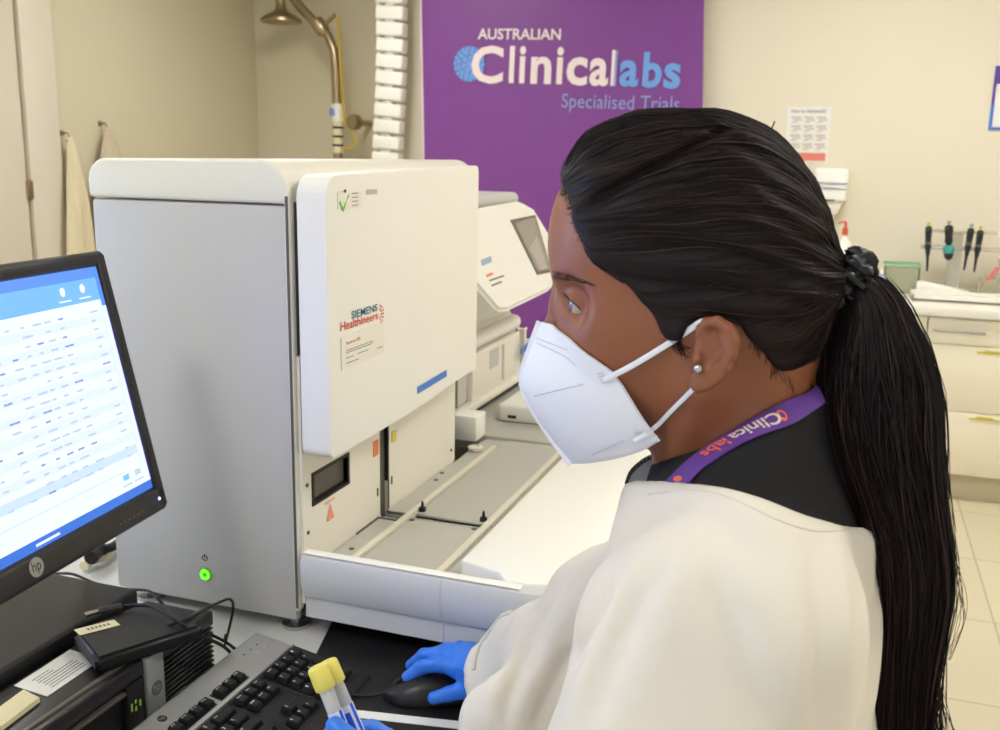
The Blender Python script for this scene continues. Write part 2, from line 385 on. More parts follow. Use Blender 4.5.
# ---------------------------------------------------------------- things on the back wall
a = hit(788, 107, 1, YB); b = hit(827, 162, 1, YB)
t = thing('hand_washing_poster', 'pale instruction poster with small pictures and a red bar on the back wall', 'poster', (a.x, YB, b.z))
G().box((a.x, YB-.004, b.z), (b.x, YB, a.z), M['paper']).obj('sheet', t)
w, h = b.x-a.x, a.z-b.z
g = G(); text(g, 'How to Handwash?', (a.x+.02, YB-.005, a.z-.03), (1, 0, 0), (0, 0, 1), w*.8, .02, M['ink'], .01); g.obj('heading', t)
PALE = mat('pale_print', rgb(206, 198, 184), .8)
g = G()
for r in range(4):
    for c in range(3):
        x0 = a.x+w*(.10+.29*c); z0 = a.z-h*(.17+.165*r)
        for dx, dz, ww, hh in ((.00, 0, .05, .012), (.012, -.014, .045, .01), (.004, -.026, .03, .008), (.0, -.045, .055, .003)):
            g.box((x0+dx, YB-.0055, z0+dz-hh), (x0+dx+ww, YB-.004, z0+dz), PALE)
g.obj('pictures', t)
G().box((a.x+.01, YB-.006, b.z+.005), (b.x-.01, YB-.004, b.z+.045), mat('poster_red', rgb(222, 128, 108), .6)).obj('red_bar', t)
# soap dispenser
a = hit(815, 168, 1, YB); b = hit(845, 218, 1, YB); cx = (a.x+b.x)/2; cz = (a.z+b.z)/2; hw = (b.x-a.x)/2; hh = (a.z-b.z)/2
t = thing('soap_dispenser', 'white wall soap dispenser with two reflective bands under the poster', 'soap dispenser', (cx, YB, b.z))
G().box((cx-hw, YB-.1, cz-hh*.35), (cx+hw, YB, cz+hh), M['white'], .02, 4).obj('housing', t)
g = G(); g.prism([(cx-hw*.85, cz-hh*.3), (cx+hw*.85, cz-hh*.3), (cx+hw*.5, cz-hh*.85), (cx-hw*.5, cz-hh*.85)], 1, YB-.085, YB, M['cream2'], .01); g.obj('push_bar', t)
G().lathe([(.03, 0), (.032, -.03), (.02, -.05), (.012, -.07)], (cx, YB-.05, cz-hh*.82), (0, 0, 1), M['white'], 16).obj('nozzle', t)
g = G()
for z in (.42, .22): g.box((cx-hw*.98, YB-.106, cz+hh*z-.006), (cx+hw*.98, YB-.099, cz+hh*z+.006), M['chrome'], .002)
g.obj('reflective_band', t)
G().box((cx-.03, YB-.105, cz-hh*.30), (cx+.03, YB-.09, cz-hh*.24), M['dark'], .004).obj('sensor_window', t)
# framed notice at the right edge
a = hit(995.5, 66, 1, YB); b = hit(992, 130, 1, YB)
t = thing('framed_notice', 'white notice with a purple and blue border on the back wall above the pipettes', 'notice', (a.x, YB, b.z))
W2, H2 = .42, a.z-b.z
G().box((a.x, YB-.008, b.z), (a.x+W2, YB, a.z), M['paper']).obj('sheet', t)
g = G(); pur = mat('notice_purple', rgb(86, 60, 150), .5)
g.box((a.x, YB-.010, b.z+H2*.72), (a.x+W2, YB-.008, a.z), pur); g.box((a.x, YB-.010, b.z), (a.x+.014, YB-.008, b.z+H2*.72), pur); g.box((a.x, YB-.010, b.z), (a.x+W2, YB-.008, b.z+.014), M['blue'])
g.box((a.x, YB-.011, b.z), (a.x+.0145, YB-.008, b.z+H2*.4), M['blue']); g.box((a.x+W2-.014, YB-.010, b.z), (a.x+W2, YB-.008, a.z), M['blue']); g.obj('border', t)
g = G()
for k in range(5): g.box((a.x+.05, YB-.0095, b.z+.06+k*.035), (a.x+.3-.03*(k % 2), YB-.008, b.z+.068+k*.035), M['ink'])
g.obj('print', t)

# ---------------------------------------------------------------- far bench: worktop, cupboards and what stands there
BT = .93
t = thing('worktop', 'long white laminate worktop along the back wall', 'worktop', (1.0, 5.2, BT))
G().box((-.30, 4.90, BT-.045), (3.2, YB-.001, BT), M['top'], .006).obj('slab', t)
G().box((-.30, YB-.02, BT), (3.2, YB-.001, BT+.012), M['top'], .003).obj('upstand', t)
seam = hit(926, 340, 1, 4.93).x
wd = .62; k = 0
xs = [seam-wd, seam, seam+wd, seam+2*wd, seam+3*wd]
labs = ['cream base cabinet partly behind the ponytail, left of the cabinet seam', 'cream base cabinet under the pipette stand with three drawers', 'cream base cabinet, second right of the seam beneath the worktop', 'cream base cabinet at the far right of the bench']
for i in range(4):
    x0, x1 = xs[i]+.001, xs[i+1]-.001
    t = thing('base_cabinet', labs[i], 'cabinet', ((x0+x1)/2, 5.2, 0), 'base cabinets under the back worktop')
    G().box((x0, 4.95, .13), (x1, YB-.001, BT-.046), M['cab']).obj('body', t)
    G().box((x0, 4.99, 0), (x1, YB-.001, .13), M['plinth']).obj('plinth', t)
    if i == 0:
        d = G().box((x0+.002, 4.93, .135), (x1-.003, 4.949, BT-.05), M['cab'], .002).obj('door', t)
        h = hit(893, 329, 1, 4.93); g = G(); g.tube([(x1-.24, 4.905, h.z), (x1-.08, 4.905, h.z)], .006, M['silver']); g.tube([(x1-.22, 4.93, h.z), (x1-.22, 4.905, h.z)], .004, M['silver']); g.tube([(x1-.10, 4.93, h.z), (x1-.10, 4.905, h.z)], .004, M['silver']); attach(g.obj('handle'), t); 
        bpy.data.objects[-1] if False else None
    else:
        z0 = .135
        for zt_, nm in ((hit(985, 418, 1, 4.93).z+.02, 0), (hit(983, 351, 1, 4.93).z+.02, 1), (BT-.05, 2)):
            d = G().box((x0+.003, 4.93, z0), (x1-.003, 4.949, zt_-.003), M['cab'], .002).obj('drawer', t)
            hz = hit(960, 331, 1, 4.93).z if nm == 2 else zt_-.02; cxx = hit(959, 331, 1, 4.91).x+(x0-xs[1])
            g = G(); g.tube([(cxx-.11, 4.905, hz), (cxx+.11, 4.905, hz)], .006, M['silver'])
            for s in (-.09, .09): g.tube([(cxx+s, 4.93, hz), (cxx+s, 4.905, hz)], .004, M['silver'])
            if nm == 2 or i > 1:
                h_ = g.obj('handle'); h_.parent = d
            else:
                g2 = G(); g2.box((x0+.22, 4.926, hz-.012), (x0+.37, 4.9305, hz-.004), M['ysticker']); g2.box((x0+.25, 4.926, hz-.002), (x0+.32, 4.9305, hz+.004), M['ysticker']); o = g2.obj('label_strip'); o.parent = d
            z0 = zt_

# pipette stand with four pipettes
sx = hit(951, 270, 1, 5.40).x
t = thing('pipette_stand', 'clear plastic stand holding four pipettes on the back worktop', 'pipette stand', (sx, 5.42, BT))
acr = mat('frosted_acrylic', rgb(238, 234, 222), .15, trans=.6, ior=1.3)
zt_ = hit(951, 231, 1, 5.4).z
G().box((sx-.12, 5.36, BT+.0006), (sx+.17, 5.46, BT+.012), acr, .004).obj('base', t)
G().box((sx-.02, 5.40, BT+.012), (sx+.04, 5.43, zt_-.01), acr, .004).obj('post', t)
zr = hit(951, 248, 1, 5.4).z
G().box((sx-.15, 5.37, zr-.008), (sx+.22, 5.44, zr+.008), acr, .004).obj('shelf', t)
G().box((sx-.13, 5.37, zt_-.008), (sx+.19, 5.44, zt_+.004), acr, .004).obj('shelf', t)
grip = mat('pipette_black', rgb(30, 34, 34), .35); pgrey = mat('pipette_grey', rgb(92, 100, 100), .4); tealp = mat('pipette_teal', rgb(70, 160, 150), .4)
pip = [((929, 222), (927, 271), M['ysticker'], 'black pipette with a yellow button, leftmost on the stand', 0), ((949, 221), (948.5, 260), M['silver'], 'thick black pipette with a teal collar on the stand', 1), ((972, 224), (964, 270), M['silver'], 'black pipette with a grey button, third on the stand', 0), ((981.5, 226), (974, 272), M['ysticker'], 'black pipette with a yellow button, rightmost on the stand', 0)]
for (x0, y0), (x1, y1), cm, lb, thick in pip:
    A = hit(x0, y0, 1, 5.35); B = hit(x1, y1, 1, 5.35); ax = (B-A).normalized(); L = (B-A).length
    t = thing('pipette', lb, 'pipette', B, 'pipettes on the stand')
    k = 1.25 if thick else 1
    G().lathe([(.006, 0), (.009, .0), (.009, .012), (.005, .014), (.005, .03)], A, ax, cm, 12).obj('plunger', t)
    g = G(); g.lathe([(.010, .02), (.015*k, .025), (.0165*k, .05), (.0135*k, L*.42), (.0155*k, L*.52), (.010, L*.62)], A, ax, grip, 16)
    g.tube([A+ax*.035+Vector((0, -.01, 0)), A+ax*.03+Vector((-.012, -.035, .0)), A+ax*.045+Vector((-.012, -.045, 0))], .006, grip); g.obj('grip', t)
    if thick:
        G().lathe([(.021, L*.62), (.026, L*.66), (.026, L*.80), (.02, L*.84)], A, ax, tealp, 16).obj('collar', t)
        G().lathe([(.022, L*.82), (.020, L*.93), (.008, L)], A, ax, grip, 16).obj('tip_cone', t)
    else:
        G().lathe([(.012, L*.6), (.007, L*.72), (.0045, L)], A, ax, grip, 12).obj('tip_cone', t)
        G().lathe([(.0150, L*.40), (.0156, L*.41), (.0156, L*.44), (.0150, L*.45)], A, ax, pgrey, 12).obj('display_ring', t)
# clear tub with green rim
a = hit(885, 262, 1, 5.40); b = hit(917, 290, 1, 5.40)
t = thing('clear_tub', 'clear plastic tub with a pale green rim on the back worktop', 'tub', ((a.x+b.x)/2, 5.4, BT))
tub = mat('clear_tub_plastic', rgb(225, 226, 205), .15, trans=.75, ior=1.2); grn = mat('pale_green_rim', rgb(150, 196, 160), .4)
g = G(); zt_ = a.z
g.box((a.x, 5.33, BT), (b.x, 5.47, BT+.006), tub, .002)
for lo, hi in (((a.x, 5.33), (b.x, 5.335)), ((a.x, 5.465), (b.x, 5.47)), ((a.x, 5.33), (a.x+.005, 5.47)), ((b.x-.005, 5.33), (b.x, 5.47))): g.box((lo[0], lo[1], BT), (hi[0], hi[1], zt_), tub)
g.obj('body', t)
g = G()
for lo, hi in (((a.x-.006, 5.322), (b.x+.006, 5.336)), ((a.x-.006, 5.464), (b.x+.006, 5.478)), ((a.x-.006, 5.33), (a.x+.006, 5.47)), ((b.x-.006, 5.33), (b.x+.006, 5.47))): g.box((lo[0], lo[1], zt_-.012), (hi[0], hi[1], zt_), grn, .003)
g.obj('rim', t)
# bottles
def bottle(px, pyt, pyb, Y, r, body, capm, name, label, pump=False):
    a = hit(px, pyt, 1, Y); H = a.z-BT
    t = thing(name, label, 'bottle', (a.x, Y, BT))
    G().lathe([(r*.95, 0), (r, .006), (r, H*.6), (r*.9, H*.68), (r*.4, H*.76), (r*.35, H*.82)], (a.x, Y, BT), (0, 0, 1), body, 20).obj('body', t)
    g = G(); g.lathe([(r*.42, H*.80), (r*.42, H*.9), (r*.2, H*.92), (r*.2, H)], (a.x, Y, BT), (0, 0, 1), capm, 16)
    if pump: g.tube([(a.x, Y, BT+H), (a.x-.02, Y-.01, BT+H), (a.x-.035, Y-.015, BT+H-.008)], .005, capm)
    g.obj('cap', t)
bottle(846, 222, 0, 5.45, .034, M['white'], M['red'], 'pump_bottle', 'white bottle with a red pump below the soap dispenser', True)
bottle(872, 262, 0, 5.38, .028, mat('translucent_white', rgb(226, 224, 220), .3), M['white'], 'wash_bottle', 'small white squeeze bottle between the scrunchie and the clear tub')
bottle(882, 268, 0, 5.30, .024, mat('pale_blue_plastic', rgb(196, 206, 226), .3), M['white'], 'reagent_bottle', 'short pale blue bottle left of the clear tub')
# trays and roll on the worktop
a = hit(912, 283, 2, BT+.03); 
t = thing('instrument_tray', 'white shallow tray in front of the pipette stand', 'tray', (a.x+.2, 5.15, BT))
g = G(); x0 = hit(912, 290, 1, 5.1).x; g.box((x0, 5.05, BT), (x0+.55, 5.25, BT+.02), M['white'], .006); g.obj('base', t)
g = G()
for lo, hi in (((x0, 5.05), (x0+.55, 5.06)), ((x0, 5.24), (x0+.55, 5.25)), ((x0, 5.05), (x0+.012, 5.25)), ((x0+.538, 5.05), (x0+.55, 5.25))): g.box((lo[0], lo[1], BT), (hi[0], hi[1], BT+.035), M['top'], .003)
g.obj('rim', t)
q = hit(902, 279, 2, BT+.04)
t = thing('pipette_tip_box', 'wedge shaped white box lying behind the tray', 'box', (q.x, 5.3, BT))
g = G(); g.prism([(x0+.03, BT), (x0+.28, BT), (x0+.28, BT+.03), (x0+.06, BT+.075), (x0+.03, BT+.07)], 1, 5.27, 5.33, M['white'], .006); g.obj('body', t)
G().box((x0+.06, 5.262, BT+.02), (x0+.22, 5.27, BT+.03), M['cream2'], .002).obj('lip', t)
q = hit(989, 274, 1, 5.30)
t = thing('red_marker', 'red marker pen leaning in a clear cup right of the pipettes', 'pen', (q.x, 5.3, BT))
G().lathe([(.008, -.07), (.011, -.06), (.011, .02), (.009, .022), (.009, .07), (.004, .074)], (q.x, 5.30, BT+.095), (.5, 0, .85), mat('pink_red_plastic', rgb(228, 120, 120), .4), 14).obj('barrel', t)
t = thing('clear_cup', 'clear plastic cup holding a red marker at the right end of the worktop', 'cup', (q.x+.01, 5.3, BT))
g = G(); g.lathe([(.05, 0), (.055, .10), (.057, .10), (.052, .0)], (q.x+.01, 5.30, BT), (0, 0, 1), tub, 24); g.obj('body', t)
q = hit(1012, 262, 1, 5.30)
t = thing('specimen_box', 'translucent white box at the right edge behind the clear cup', 'box', (q.x+.06, 5.4, BT))
G().box((q.x-.03, 5.38, BT), (q.x+.2, 5.52, q.z-.02), mat('milky_plastic', rgb(238, 232, 222), .35), .01, 3).obj('body', t)
G().box((q.x-.035, 5.375, q.z-.02), (q.x+.205, 5.525, q.z), M['white'], .006).obj('lid', t)

# ---------------------------------------------------------------- near bench
DZ = .88
t = thing('lab_bench', 'pale laminate lab bench under the analyser, computer and keyboard', 'bench', (-.9, 1.6, 0))
G().box((-1.75, .15, DZ-.035), (-.26, 3.6, DZ), M['desktop'], .004).obj('top', t)
for x in (-1.68, -.34):
    for y in (.25, 1.9, 3.5): G().box((x-.03, y-.03, 0), (x+.03, y+.03, DZ-.036), M['silver'], .004).obj('leg', t)
g = G()
for y in (.25, 3.5): g.box((-1.65, y-.015, DZ-.12), (-.37, y+.015, DZ-.036), M['silver'])
g.box((-1.70, .28, DZ-.12), (-1.67, 3.47, DZ-.036), M['silver']); g.obj('frame', t)
# black mat with a slanted left edge, sheet of paper across it
g = G()
pts = [hit(330, 641, 2, DZ), hit(313, 668, 2, DZ)]
ml = pts[0].x
poly = [(-.688, 1.219), (-.30, 1.219), (-.30, .35), (-.545, .35), (-.545, 1.0), (-.64, 1.05)]
g.prism(poly, 2, DZ, DZ+.003, M['mat_']); tag(g.obj('desk_mat'), 'thin black desk mat under the mouse and keyboard', 'desk mat')
pz = DZ+.0031
pa = [hit(352, 709, 2, pz), hit(470, 722, 2, pz), hit(470, 735, 2, pz), hit(350, 721, 2, pz)]
pb = [hit(352, 711, 2, pz), hit(480, 725, 2, pz)]; dirp = (pb[1]-pb[0]).normalized(); pe = Vector((-dirp.y, dirp.x, 0))
g = G(); g.slab(pb[0]-pe*.014, dirp*.21, pe*.016, .001, M['paper']); tag(g.obj('paper_slip'), 'white strip of paper lying on the mat below the mouse', 'paper')

# ---------------------------------------------------------------- the big analyser
AX0, AX1, AY0, AY1 = -1.040, -.705, 1.165, 1.86
t = thing('analyser', 'large cream and grey laboratory analyser with a lift-up front cover on the bench', 'analyser', (-.8, 1.5, DZ))
g = G(); g.box((AX0, AY0, .902), (AX1-.012, AY0+.018, 1.5075), M['grey'], .006, 2); g.box((AX0, AY0+.017, .902), (-.747, AY1, 1.5075), M['grey'], .004, 2); g.obj('side_cabinet', t)
g = G()
lp = [(AX0-.002, 1.5095), (AX0-.002, 1.535)] + [(AX0-.002+.030*(1-math.cos(a)), 1.535+.030*math.sin(a)) for a in (.4, .8, 1.2, 1.57)] + [(AX1-.045, 1.568)] + [(AX1-.045+.04*math.sin(a), 1.568-.045*(1-math.cos(a))) for a in (.4, .8, 1.2, 1.57)] + [(AX1-.005, 1.5095)]
g.prism(lp, 1, AY0-.003, AY1+.005, M['cream2'], .006, 3); g.box((AX1-.013, AY0-.003, .92), (AX1-.005, AY0+.012, 1.53), M['cream2'], .003, 2); g.obj('top_lid', t)
G().box((AX1-.0105, AY0-.0035, .925), (AX1-.0065, AY0+.3, 1.52), M['darkg']).obj('seam_gap', t)
# inner front wall under the cover, with recess, slot, warning marks
IX = -.705
def iw(px, py): return hit(px, py, 0, IX)
g = G()
wa = iw(313, 475); wb = iw(347, 458); wz0, wz1 = wa.z-.042, wa.z-.001
s0 = iw(381, 500).y; s1 = iw(388.3, 500).y; sz1 = 1.14; sz0 = .982; we = iw(455, 400).y
def fr(y0, z0, y1, z1): g.box((IX-.03, y0, z0), (IX, y1, z1), M['cream2'])
fr(AY0+.006, .93, wa.y, 1.30); fr(wa.y, wz1, wb.y, 1.30); fr(wa.y, .93, wb.y, wz0); fr(wb.y, .93, s0, 1.30); fr(s0, sz1, s1, 1.30); fr(s1, .93, we, 1.30)
g.box((IX-.33, AY0+.01, .93), (IX-.31, we, 1.49), M['cream2']); g.obj('inner_wall', t)
g = G(); ft = .005
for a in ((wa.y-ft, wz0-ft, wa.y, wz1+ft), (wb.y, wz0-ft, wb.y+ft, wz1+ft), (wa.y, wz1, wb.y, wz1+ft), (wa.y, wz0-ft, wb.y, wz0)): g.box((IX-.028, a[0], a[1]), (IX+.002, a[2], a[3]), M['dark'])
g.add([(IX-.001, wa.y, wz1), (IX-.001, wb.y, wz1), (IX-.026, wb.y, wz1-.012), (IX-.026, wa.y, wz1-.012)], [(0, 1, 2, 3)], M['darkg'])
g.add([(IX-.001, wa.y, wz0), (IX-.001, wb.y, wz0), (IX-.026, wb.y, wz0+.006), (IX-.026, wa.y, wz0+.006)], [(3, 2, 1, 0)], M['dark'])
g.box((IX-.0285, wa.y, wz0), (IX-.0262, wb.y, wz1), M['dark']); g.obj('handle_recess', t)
g = G(); g.box((IX-.029, s0, sz0+.05), (IX-.020, s1, sz1), M['dark']); g.box((IX-.03, s1-.001, sz0+.05), (IX-.0008, s1, sz1), M['dark']); g.box((IX-.029, s0, sz0), (IX-.022, s1, sz0+.05), M['chrome']); g.box((IX-.001, s0-.003, sz0), (IX+.001, s0, sz1), M['darkg']); g.box((IX-.001, s1, sz0), (IX+.001, s1+.002, sz1), M['darkg']); g.obj('slot', t)
def sticker(px, py, w, h, m, name):
    p = iw(px, py); return G().box((IX, p.y-w/2, p.z-h/2), (IX+.0012, p.y+w/2, p.z+h/2), m)
sticker(375.5, 448, .018, .026, M['orange'], 's').obj('sticker', t)
sticker(393.5, 436, .016, .020, M['ysticker'], 's').obj('sticker', t)
for px, py in ((377.5, 492), (391.5, 480)): sticker(px, py, .004, .014, M['darkg'], 's').obj('latch_mark', t)
p = iw(330, 512); g = G(); g.add([(IX+.001, p.y-.012, p.z-.012), (IX+.001, p.y+.012, p.z-.012), (IX+.001, p.y, p.z+.014)], [(0, 1, 2)], mat('faded_red_print', rgb(240, 150, 125), .6))
g.box((IX, p.y-.016, p.z+.017), (IX+.001, p.y+.014, p.z+.019), g.mats[0]); g.obj('warning_mark', t)
for px, py in ((304, 487), (304.5, 535), (451, 450)):
    p = iw(px, py); G().lathe([(.003, 0), (.003, .0015), (.001, .002)], (IX, max(p.y, AY0+.018), p.z), (1, 0, 0), M['darkg'], 10).obj('screw', t)
# lift-up cover
cvx0, cvx1 = -.700, -.655
z_bl, z_br, z_t = 1.158, 1.168, 1.553
def rcorner(cy, cz, r, a0, a1, n=6): return [(cy+r*math.cos(a0+(a1-a0)*i/n), cz+r*math.sin(a0+(a1-a0)*i/n)) for i in range(n+1)]
PI = math.pi
cy0, cy1 = 1.165, 1.735
pol = rcorner(cy0+.014, z_bl+.014, .014, -PI, -PI/2) + [(1.40, 1.160), (1.52, 1.164), (1.60, 1.171), (1.68, 1.174)] + rcorner(cy1-.008, z_br+.014, .008, -PI/2, 0) + rcorner(cy1-.012, z_t-.006, .012, 0, PI/2) + rcorner(cy0+.03, z_t-.034, .03, PI/2, PI)
g = G(); g.prism(pol, 0, cvx0, cvx1, M['cream'], .010, 4); g.obj('front_cover', t)
def cv(px, py): return hit(px, py, 0, cvx1)
CX = cvx1+.0006
def cvbox(y0, z0, y1, z1, m, off=.001): return ((CX-.001, y0, z0), (CX-.0006+off, y1, z1), m)
a = cv(417, 391.5); b = cv(446, 374)
g = G(); d = (b-a); g.slab((CX, a.y, a.z-.004), (0, d.y, d.z), (0, 0, .0115), .001, M['blue']); g.obj('blue_stripe', t)
def ctext(g, s, px0, py0, w, h, m, bold=.015): p = cv(px0, py0); text(g, s, (CX+.0004, p.y, p.z), (0, 1, 0), (0, 0, 1), w, h, m, bold)
g = G(); p0 = cv(351, 318); p1 = cv(377, 311.5); ctext(g, 'SIEMENS', 351, 319, p1.y-p0.y, .0110, M['teal'], .012); g.obj('lettering', t)
g = G(); p0 = cv(340, 331.5); p1 = cv(377.5, 323); ctext(g, 'Healthineers', 340, 331.5, p1.y-p0.y, .0125, M['red'], .012); g.obj('lettering', t)
g = G(); p = cv(380.5, 314)
for r, k0 in ((.008, 5), (.014, 7)):
    for k in range(k0):
        th = -1.2+2.4*k/(k0-1); q = Vector((CX+.0004, p.y-.006+r*math.cos(th), p.z+r*math.sin(th)))
        g.box(q-Vector((.0004, .0012, .0012)), q+Vector((.0004, .0012, .0012)), M['orange'] if k % 2 else M['red'])
g.obj('dot_emblem', t)
# instruction label below the lettering
a = cv(340.5, 340); b = cv(383.5, 358)
g = G(); lab = mat('pale_label', rgb(232, 228, 216), .5)
ly0, ly1, lz1, lz0 = a.y, b.y, cv(340.5, 338).z, cv(340.5, 371).z
g.slab((CX, ly0, lz0), (0, ly1-ly0, .003), (0, 0, lz1-lz0), .0008, lab); g.obj('instruction_label', t)
g = G(); lh = lz1-lz0; lw = ly1-ly0
text(g, 'System ID', (CX+.0012, ly0+lw*.1, lz0+lh*.72), (0, 1, 0), (0, 0, 1), lw*.32, lh*.12, M['red'], .01)
for k, (f0, f1, zz) in enumerate(((.1, .72, .55), (.1, .7, .48), (.1, .26, .32), (.34, .6, .33), (.82, .95, .25), (.1, .38, .16))): g.box((CX+.0008, ly0+lw*f0, lz0+lh*zz), (CX+.0012, ly0+lw*f1, lz0+lh*(zz+.022)), M['ink'])
g.obj('label_print', t)
# inspection sticker with a green tick
p = cv(337, 209); q = cv(361, 190); g = G(); g.slab((CX, p.y, p.z), (0, q.y-p.y, 0), (0, 0, q.z-p.z-.002), .0008, lab); g.obj('inspection_sticker', t)
g = G(); c0 = cv(338.5, 202); c1 = cv(342, 210); c2 = cv(347.5, 195)
g.tube([(CX+.0012, c0.y, c0.z), (CX+.0012, c1.y, c1.z), (CX+.0012, c2.y, c2.z)], [(.0028, .0004), (.0030, .0004), (.0010, .0004)], M['green'], 6, flat=(0, .5, .5))
c = cv(344, 191); g.lathe([(.0025, 0), (.0025, .0005)], (CX+.001, c.y, c.z), (1, 0, 0), M['inkd'], 8)
for k in range(4): c = cv(351, 193+4*k); g.box((CX+.001, c.y, c.z-.001), (CX+.0014, c.y+.018, c.z), M['ink'])
g.obj('tick_mark', t)
c = cv(366, 196); g = G(); g.slab((CX, c.y, c.z+.002), (0, .034, 0), (0, 0, .007), .0005, mat('tag_grey', rgb(190, 184, 170), .6)); g.obj('asset_tag', t)
# power button
pb_ = hit(206, 574, 1, AY0); py_ = AY0-.0005
glow = mat('green_lamp', rgb(90, 235, 40), .4, emit=rgb(90, 240, 40), estr=2.2)
g = G(); g.lathe([(.0085, 0), (.0105, .001), (.0105, .003), (.0085, .004)], (pb_.x, AY0+.001, pb_.z), (0, -1, 0), M['green'], 28); g.obj('power_button', t)
g = G(); g.tube([(pb_.x+.0062*math.cos(k*PI/12), AY0-.003, pb_.z+.0062*math.sin(k*PI/12)) for k in range(24)], .0022, glow, 8, closed=True); g.obj('green_lamp', t)
ps = hit(205, 557.5, 1, AY0); g = G(); g.tube([(ps.x+.0045*math.cos(k*.55+2.2), py_, ps.z+.0045*math.sin(k*.55+2.2)) for k in range(10)], .0006, M['inkd'], 5); g.box((ps.x-.0005, py_-.0005, ps.z), (ps.x+.0005, py_+.0005, ps.z+.006), M['inkd']); g.obj('power_symbol', t)
for x, y in ((AX1-.03, AY0+.03), (AX0+.04, AY0+.03), (AX1-.03, AY1-.05), (AX0+.04, AY1-.05)):
    G().lathe([(.022, 0), (.022, .006), (.008, .008), (.008, .024)], (x, y, DZ), (0, 0, 1), M['chrome'], 20).obj('foot', t)

# sample deck in front of the analyser: guard, deck plates, rails, slab
t2 = thing('sample_deck', 'long grey and cream sample tray deck with a curved guard running along the analyser', 'sample deck', (-.5, 1.6, DZ))
GZ0, GZ1 = .912, 1.013
def guard(x0, x1, name, rnd=False):
    g = G()
    prof = [(AY0+.002, GZ1), (AY0-.006, GZ1-.003), (AY0-.010, GZ1-.012), (AY0-.010, GZ1-.045), (AY0-.002, GZ1-.066), (AY0+.004, GZ1-.068), (AY0+.003, GZ0), (AY0+.012, GZ0), (AY0+.012, GZ1)]
    if not rnd:
        g.prism([], 0, 0, 0, None) if False else None
        vv = [(x0, y, z) for y, z in prof]+[(x1, y, z) for y, z in prof]; n = len(prof)
        g.add(vv, [(i, (i+1) % n, n+(i+1) % n, n+i) for i in range(n)]+[tuple(range(n-1, -1, -1)), tuple(range(n, 2*n))], M['guard'], True)
    else:
        n = len(prof); sec = []; R = .085; xc = x1-R
        for s in range(0, 1): sec.append([(x0, y, z) for y, z in prof])
        for k in range(9):
            a = k/8*PI/2; cx_, cy_ = xc, AY0-.01+R
            sec.append([(cx_+(R-(y-(AY0-.01)))*math.sin(a), cy_-(R-(y-(AY0-.01)))*math.cos(a), z) for y, z in prof])
        sec.append([(x1-(y-(AY0-.01)), 2.3, z) for y, z in prof])
        vv = [p for s in sec for p in s]; ff = []
        for j in range(len(sec)-1): ff += [(j*n+i, j*n+(i+1) % n, (j+1)*n+(i+1) % n, (j+1)*n+i) for i in range(n)]
        ff += [tuple(range(n-1, -1, -1)), tuple((len(sec)-1)*n+i for i in range(n))]
        g.add(vv, ff, M['guard'], True)
    return g.obj(name, t2)
guard(-.7025, -.4848, 'front_guard'); guard(-.4842, -.285, 'corner_guard', True)
g = G(); g.box((-.7025, AY0-.004, GZ1), (-.372, AY0+.012, GZ1+.0015), M['white'], .001); g.obj('guard_rim', t2)
DK = .98
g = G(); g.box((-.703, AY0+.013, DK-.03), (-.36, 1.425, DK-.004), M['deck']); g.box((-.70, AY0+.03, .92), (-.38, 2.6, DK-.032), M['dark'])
g.box((-.703, 1.435, DK-.03), (-.36, 2.02, DK-.004), M['deck']); g.obj('deck_base', t2)
def plate(x0, y0, x1, y1, m=M['deck'], z=DK, name='deck_plate', h=.005): return G().box((x0, y0, z-h), (x1, y1, z), m, .0012, 1).obj(name, t2)
plate(-.702, 1.181, -.666, 1.415); plate(-.702, 1.44, -.666, 1.90)
plate(-.652, 1.181, -.528, 1.425); plate(-.652, 1.448, -.528, 1.925)
plate(-.512, 1.181, -.472, 1.46); plate(-.512, 1.462, -.472, 1.925)
plate(-.664, 1.178, -.654, 1.86, M['deckw'], DK+.006, 'rail', .012); plate(-.526, 1.178, -.514, 2.01, M['deckw'], DK+.006, 'rail', .012)
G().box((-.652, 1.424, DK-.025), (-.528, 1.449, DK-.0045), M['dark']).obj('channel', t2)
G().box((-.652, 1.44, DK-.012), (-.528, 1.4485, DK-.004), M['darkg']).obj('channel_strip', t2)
g = G()
for (y0, y1, x0, x1) in ((1.405, 1.409, -.703, -.668), (1.438, 1.442, -.703, -.668), (1.405, 1.442, -.672, -.668), (1.33, 1.409, -.7045, -.701)): g.box((x0, y0, DK-.001), (x1, y1, DK+.0015), M['darkg'])
g.obj('tray_clip', t2)
for px, py in ((422.5, 508), (483.5, 518)):
    p = hit(px, py, 2, DK+.005); g = G(); g.lathe([(.0062, -.005), (.0062, .001), (.003, .002), (.002, .010), (.001, .013)], p, (0, 0, 1), M['dark'], 14); g.obj('locating_pin', t2)
for px, py in ((412, 520), (474, 529), (489, 526.5), (436, 480), (442, 473), (338, 559), (351.5, 549)):
    p = hit(px, py, 2, DK); G().lathe([(.0045, 0), (.0045, .0012), (.002, .0015)], (p.x, p.y, DK), (0, 0, 1), M['darkg'], 12).obj('screw', t2)
# white slab to the right of the rails
g = G(); g.prism([(-.478, 1.215), (-.415, 1.200), (-.40, 1.178), (-.368, 1.176), (-.335, 1.184), (-.310, 1.204), (-.297, 1.232), (-.293, 1.26), (-.293, 2.28), (-.478, 2.28)], 2, DK-.03, 1.017, M['white'], .003, 2); g.obj('white_cover', t2)
